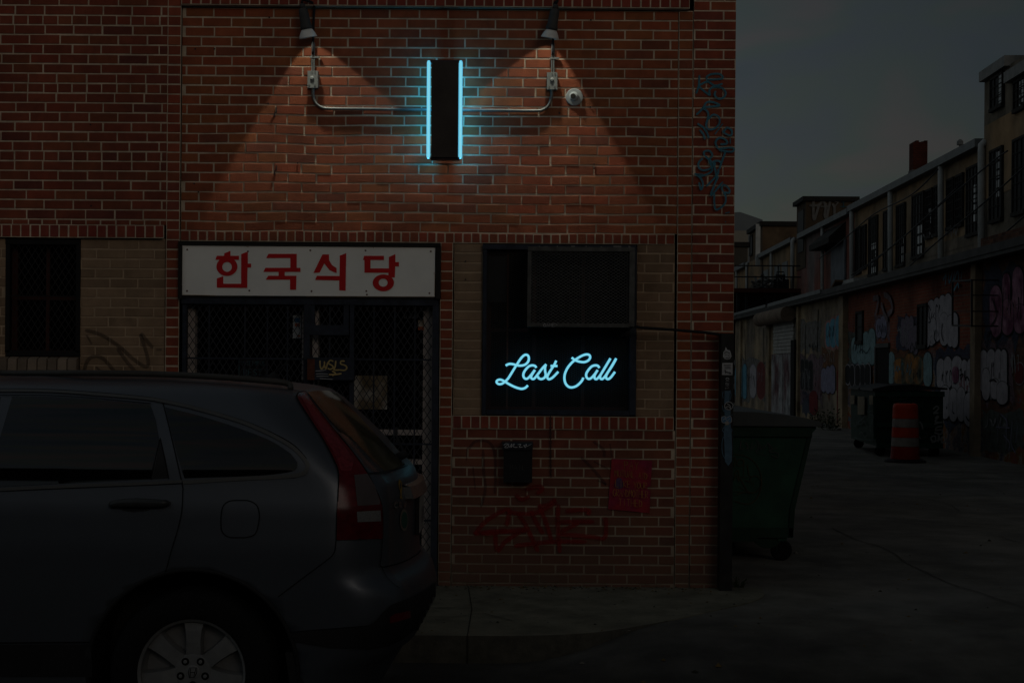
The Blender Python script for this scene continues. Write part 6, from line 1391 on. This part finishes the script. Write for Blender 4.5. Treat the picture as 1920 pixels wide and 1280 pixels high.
m = MB(); pbox(m, 1416, 1468, 785.5, 797, D1-.036, D1-.03); m.build('label_plate', mat('label_orange', (.075, .045, .006), .7, nscale=30, namt=.5), d1)
ond = lambda u, v: W(u, v, D1)
cv = zm(1360, 740, 3.764)
m = MB(); spray(m, [[(105,385),(112,320),(104,380),(135,375)],[(140,335),(160,360),(150,385)],[(150,330),(165,400)],[(190,335),(180,380),(215,350)],[(215,320),(235,345),(225,385),(215,400)],[(250,345),(245,385),(275,355)],[(270,380),(300,340),(310,375)],[(300,340),(330,375),(310,390)],[(370,372),(320,385),(315,400),(370,410),(370,440),(320,425)],[(215,405),(290,425)]], cv, ond, .006, (0, -1, 0), .004); m.build('graffiti_tag', mat('chalk', (.06, .062, .06), .8), d1)['label'] = 'thin pale scribbled tag'
m = MB(); spray(m, [[(60,420),(120,425),(190,460),(240,530),(255,610),(240,690),(200,750),(140,768),(60,745)],[(60,450),(70,440),(60,510)],[(100,455),(78,475),(90,500),(120,495),(130,470),(110,452),(85,460)],[(130,490),(128,580)],[(155,490),(165,560),(190,580)],[(60,560),(90,530),(95,610),(75,560),(60,600)],[(90,580),(165,580)],[(100,580),(160,680),(200,688)],[(90,640),(150,680)],[(140,600),(170,610),(180,580),(215,570),(250,600),(245,650),(200,688),(130,685),(70,705)],[(182,605),(184,640)],[(197,605),(198,640)],[(60,680),(130,685)]], cv, ond, .006, (0, -1, 0), .005); m.build('graffiti_tag', mat('tan_marker', (.05, .038, .014), .8), d1)['label'] = 'tan line drawing in a circle'
for p in (Vector((2.18, D1+.06, 0)), Vector((2.18, D1+1.6, 0)), Vector((1.75, D1+.25, 0)), Vector((1.75, D1+1.6, 0))): caster(d1, p, .085)
D2 = 26.3-DW
p0 = W(1643, 800, D2); p1 = W(1768, 800, D2)
d2 = thing('dumpster', 'far green dumpster covered in white tags behind the orange barrel', 'dumpster', ((p0.x+p1.x)/2, D2+1.2, 0))
x0, x1 = p0.x, p1.x; zt_ = 1.20; bkx = .22; L2 = 2.9
m = MB(); vs = [(x0, D2, .18), (x1, D2, .18), (x1, D2, zt_-.06), (x0-.02, D2, zt_-.06)]; m.prism(vs, (bkx, L2, 0)); m.build('bin_body', M_grn2, d2)
m = MB(); m.box((x0-.03, D2-.03, zt_-.14), (x1+.02, D2+.001, zt_-.05)); m.box((x0, D2-.04, .52), (x1, D2-.001, .60)); m.box((x0, D2-.03, .15), (x1, D2-.001, .24)); m.box((x0+.28, D2-.05, .86), (x0+.8, D2-.001, .94)); m.prism([(x0-.045, D2, .3), (x0-.02, D2, .3), (x0-.04, D2, 1.05), (x0-.06, D2, 1.05)], (bkx, .06, 0)); m.build('rim', M_grn, d2)
m = MB(); m.prism([(x0-.08, D2-.05, zt_-.05), (x1+.06, D2-.05, zt_-.02), (x1+.06, D2-.05, zt_+.01), (x0+.6, D2-.05, zt_+.07), (x0+.2, D2-.05, zt_+.05), (x0-.08, D2-.05, zt_-.015)], (bkx*.5, L2*.5, 0)); m.prism([(x0-.08+bkx*.52, D2+L2*.52, zt_-.05), (x1+.06, D2+L2*.52, zt_-.03), (x1+.06, D2+L2*.52, zt_+.0), (x0+.6, D2+L2*.52, zt_+.06), (x0-.08+bkx*.52, D2+L2*.52, zt_-.015)], (bkx*.5, L2*.48, 0)); m.build('lid', mat('lid_far', (.018, .018, .02), .5), d2)
on2 = lambda u, v: W(u, v, D2-.042)
cv = zm(1560, 660, 5.333); M_tagw = mat('tag_white', (0.2080, 0.2160, 0.2080), .8)
m = MB(); spray(m, [[(1010,570),(1045,540),(1065,560),(1040,590),(1015,610),(1065,605)],[(1085,605),(1090,600)],[(1030,665),(1050,640),(1060,650),(1030,690),(1065,700)],[(1020,720),(1060,705),(1105,700)],[(1100,740),(1050,750),(1035,780),(1100,775),(1085,820),(1020,800)],[(1000,900),(990,850),(1030,840),(1030,890),(1000,895),(1055,880)],[(1060,900),(1065,830),(1080,880),(1100,845),(1095,900),(1140,890)],[(1120,850),(1140,890)],[(870,690),(895,720),(905,770)],[(860,840),(890,865)],[(990,880),(1050,890)]], cv, on2, .028, (0, -1, 0), .004); m.build('graffiti_tag', M_tagw, d2)['label'] = 'white vertical numerals at the right end'
m = MB(); spray(m, [[(545,450),(570,430),(575,460),(600,430),(610,465),(640,420)],[(640,460),(660,420),(690,450),(660,475)],[(700,440),(690,470),(740,460),(755,430),(720,415)],[(500,430),(515,435)],[(690,510),(730,505),(740,520),(770,505)],[(780,515),(845,495)],[(560,470),(680,478)],[(860,800),(930,800),(955,830),(900,860)]], cv, on2, .014, (0, -1, 0), .004); m.build('graffiti_tag', mat('tag_grey', (.05, .062, .055), .8), d2)['label'] = 'thin pale tag along the top'
def ond2(u, v):
    a_, b_ = ideal(u, v); ddir = bkx/L2; d = (x0-.03 - ddir*(D2+DW))/(a_-ddir); return Vector((a_*d, d-DW, H-b_*d))
NS = Vector((-1, bkx/L2, 0)).normalized()
m = MB(); spray(m, [[(215,660),(240,740),(270,700),(300,680),(340,640)],[(250,700),(300,720),(330,690),(360,740)],[(290,640),(310,700)],[(370,480),(400,470),(420,500),(380,560),(370,600),(420,580)],[(390,620),(430,640),(410,700),(390,760),(410,790)],[(280,820),(310,800),(340,850),(370,820)],[(230,850),(300,870),(420,880)],[(380,850),(395,890)]], cv, ond2, .022, NS, .02); m.build('graffiti_tag', mat('tag_grey2', (.07, .09, .085), .8), d2)['label'] = 'pale tags on the side facing the alley'
m = MB()
for u0, u1, v0, v1 in ((1597,1605,741,757), (1611,1624,743,777), (1633,1640,741,758)): m.quad(ond2(u0, v0)+NS*.03, ond2(u1, v0)+NS*.03, ond2(u1, v1)+NS*.03, ond2(u0, v1)+NS*.03)
m.build('warning_sticker', mat('sticker_ochre', (.20, .16, .10), .7, nscale=8, namt=.5), d2)
for p in (Vector((x0+.1, D2+.12, 0)), Vector((x1-.12, D2+.12, 0)), Vector((x0+.1+bkx, D2+L2-.2, 0)), Vector((x1-.1, D2+L2-.2, 0))): caster(d2, p, .095)
# traffic barrel
bx = W(1697, 857, 24.8-DW).x; by = 24.8-DW
tb_ = thing('traffic_barrel', 'orange and white striped traffic barrel in front of the far dumpster', 'traffic barrel', (bx, by, 0))
M_or = mat('barrel_orange', (0.5100, 0.0450, 0.0150), .55, nscale=6, namt=.2); M_wh = mat('barrel_white', (0.2720, 0.2480, 0.2240), .5, nscale=8, namt=.25); M_or2 = mat('barrel_red', (0.2880, 0.0160, 0.0096), .55, nscale=6, namt=.25)
RB = .205; zz = [(.05, .26, .238, .226, 'o2'), (.26, .41, .225, .219, 'w'), (.41, .575, .22, .214, 'o'), (.575, .72, .213, .209, 'w'), (.72, .90, .209, .205, 'o')]
for i, (za, zb_, ra, rb_, kd) in enumerate(zz):
    m = MB(); m.lathe([(ra-.008, za), (ra, za+.006), (rb_, zb_-.006), (rb_-.008, zb_)], (bx, by, 0), (0, 0, 1), 36); m.build('stripe_band', {'o': M_or, 'o2': M_or2, 'w': M_wh}[kd], tb_, smooth='auto')
m = MB(); m.lathe([(.205, .895), (.20, .93), (.185, .962), (.15, .972), (0, .972)], (bx, by, 0), (0, 0, 1), 36); m.build('top', M_or, tb_, smooth='auto')
m = MB(); m.box((bx-.09, by-.06, .972), (bx+.09, by+.06, .974)); m.tube([Vector((bx-.1, by, .965)), Vector((bx-.08, by, 1.0)), Vector((bx+.08, by, 1.0)), Vector((bx+.1, by, .965))], .015, 8); m.build('handle', M_black, tb_)
m = MB(); m.lathe([(.34, 0), (.34, .025), (.27, .05), (.22, .055)], (bx, by, 0.0), (0, 0, 1), 28); m.build('rubber_base', M_black, tb_, smooth='auto')

# ---- weeds and litter
M_leaf = mat('weed_leaf', (.035, .05, .018), .8, nscale=20, namt=.5)
def weed(lab, c, n, spread, h, seed):
    rr = random.Random(seed); m = MB()
    for i in range(n):
        a = rr.uniform(0, 2*math.pi); r = spread*rr.random()**.7; b = Vector(c)+Vector((math.cos(a)*r*.4, math.sin(a)*r*.4, 0)); t = Vector(c)+Vector((math.cos(a)*r, math.sin(a)*r, h*rr.uniform(.3, 1)*(1-.5*r/spread)))
        m.tube([b, b.lerp(t, .5)+Vector((0, 0, .02)), t], [.0025, .002, .001], 4)
        for k in range(5):
            p = b.lerp(t, .25+.18*k); d = Vector((rr.uniform(-1, 1), rr.uniform(-1, 1), rr.uniform(-.2, .7))).normalized(); l = h*rr.uniform(.08, .17); s_ = d.cross(Vector((0, 0, 1))).normalized()*l*.28
            m.add([p, p+d*l*.5+s_, p+d*l, p+d*l*.5-s_], [(0,1,2,3)])
    o = m.build('weed', M_leaf, loc=c, recalc=False); tag(o, lab, 'plant'); return o
weed('small leafy weed at the foot of the corner post', (W(1388, 1112).x, .05, 0.0), 26, .10, .11, 1)
for i, (u, v, lab) in enumerate(((1545, 800, 'weed clump beneath the red paint on the pale alley wall'), (1562, 806, 'weed clump just beside the wheels of the far dumpster'))): q = G(u, v, 0); weed(lab, (q.x-.1, q.y, 0), 40, .4, .7, 3+i)
q = G(1860, 851, 0); m = MB(); rr = random.Random(4)
bm = bmesh.new(); bmesh.ops.create_icosphere(bm, subdivisions=3, radius=1.0)
for v_ in bm.verts:
    k = 1+.22*noise.noise(v_.co*2.3)+.1*noise.noise(v_.co*6); v_.co = Vector((v_.co.x*.26*k, v_.co.y*.2*k, max(-.02, v_.co.z*.15*k+.09)))
m.add([v_.co+q for v_ in bm.verts], [tuple(x.index for x in f.verts) for f in bm.faces]); bm.free()
o = m.build('rubbish_bag', mat('bag_black', (.008, .008, .009), .35), smooth=True, loc=q); tag(o, 'black rubbish bag lying against the brown brick wall', 'rubbish bag')
def litter(lab, u, v, s, mt, seed):
    q = G(u, v, 0); rr = random.Random(seed); m = MB(); pts = [(rr.uniform(.5, 1)*s*math.cos(i*1.05), rr.uniform(.5, 1)*s*math.sin(i*1.05), .012+rr.uniform(0, s*.5)) for i in range(6)]
    c = Vector((0, 0, s*.5)); 
    for i in range(6): m.add([q+c, q+Vector(pts[i]), q+Vector(pts[(i+1) % 6])], [(0,1,2)])
    o = m.build('litter', mt, loc=q); tag(o, lab, 'litter')
litter('yellowish leaf litter in front of the black rubbish bag', 1855, 864, .05, mat('litter_olive', (.11, .09, .02), .9), 1)
litter('small white scrap on the alley floor near the brown brick', 1915, 869, .03, mat('litter_white', (.2, .2, .2), .9), 2)
litter('pale scrap at the weeds by the alley wall', 1573, 807, .1, mat('litter_grey', (.12, .11, .1), .9), 3)

# ---- the other side of the street: what the car's windows mirror and what dims the foot of the wall
ob = thing('terraced_building', 'plain dark row of buildings across the street, seen mirrored in the car windows', 'building', (0, -27, -.05))
m = MB(); m.box((-60, -36, -.05), (60, -26, 6.6)); m.box((-60, -36, 6.6), (-9, -27, 7.0)); m.box((7, -36, 6.6), (22, -26.5, 7.4))
m.build('wall', mat_brick('street_brick', (.06, .03, .022), (.05, .027, .02), (.08, .065, .055)), ob)
m = MB(); m.box((-60.2, -36.2, 7.4), (60.2, -25.8, 7.52)) if False else m.box((-60.2, -26.3, 6.35), (60.2, -25.8, 6.5)); m.build('cornice', M_eave, ob)
for i in range(16):
    x = -40+i*5; m = MB(); m.box((x, -26.06, 1.2), (x+1.4, -25.97, 3.2)); m.build('window', M_wpane, ob)

# grit, leaves and scraps blown against the wall and over the alley floor
rr = random.Random(12); m = MB()
for i in range(900):
    if i < 320: x, y = rr.uniform(-1.2, 1.5), -abs(rr.gauss(0, .09))-.01; z = .009
    elif i < 420: x, y = rr.uniform(-1.5, 1.6), rr.uniform(-1.9, -.1); z = .009
    else: d = rr.uniform(6.2, 30); x = rr.uniform(-.1, .33)*d; y = d-DW; z = road_z(x, y)+.003
    if y > 0 and x < 1.75+.02*y: continue
    if y < -.2 and x < 1.3 and z > .01: continue
    s_ = rr.uniform(.004, .012)*(1 if i < 420 else rr.choice((1, 1, 1.6, 2.2))); a = rr.uniform(0, 6.28); c, q_ = math.cos(a)*s_, math.sin(a)*s_; h = s_*rr.uniform(.2, .8); k = rr.randint(0, 2)
    m.add([(x+c, y+q_, z), (x-q_, y+c, z), (x-c, y-q_, z), (x+q_, y-c, z), (x, y, z+h)], [(0,1,4), (1,2,4), (2,3,4), (3,0,4)], k)
o = m.build('ground_debris', [mat('grit_grey', (.12, .115, .10), .95), mat('grit_dark', (.03, .028, .022), .95), mat('grit_leaf', (.12, .08, .03), .95)], loc=(0, 0, 0)); o['kind'] = 'stuff'; tag(o, 'grit, dry leaves and scraps scattered along the wall foot and alley floor', 'debris')
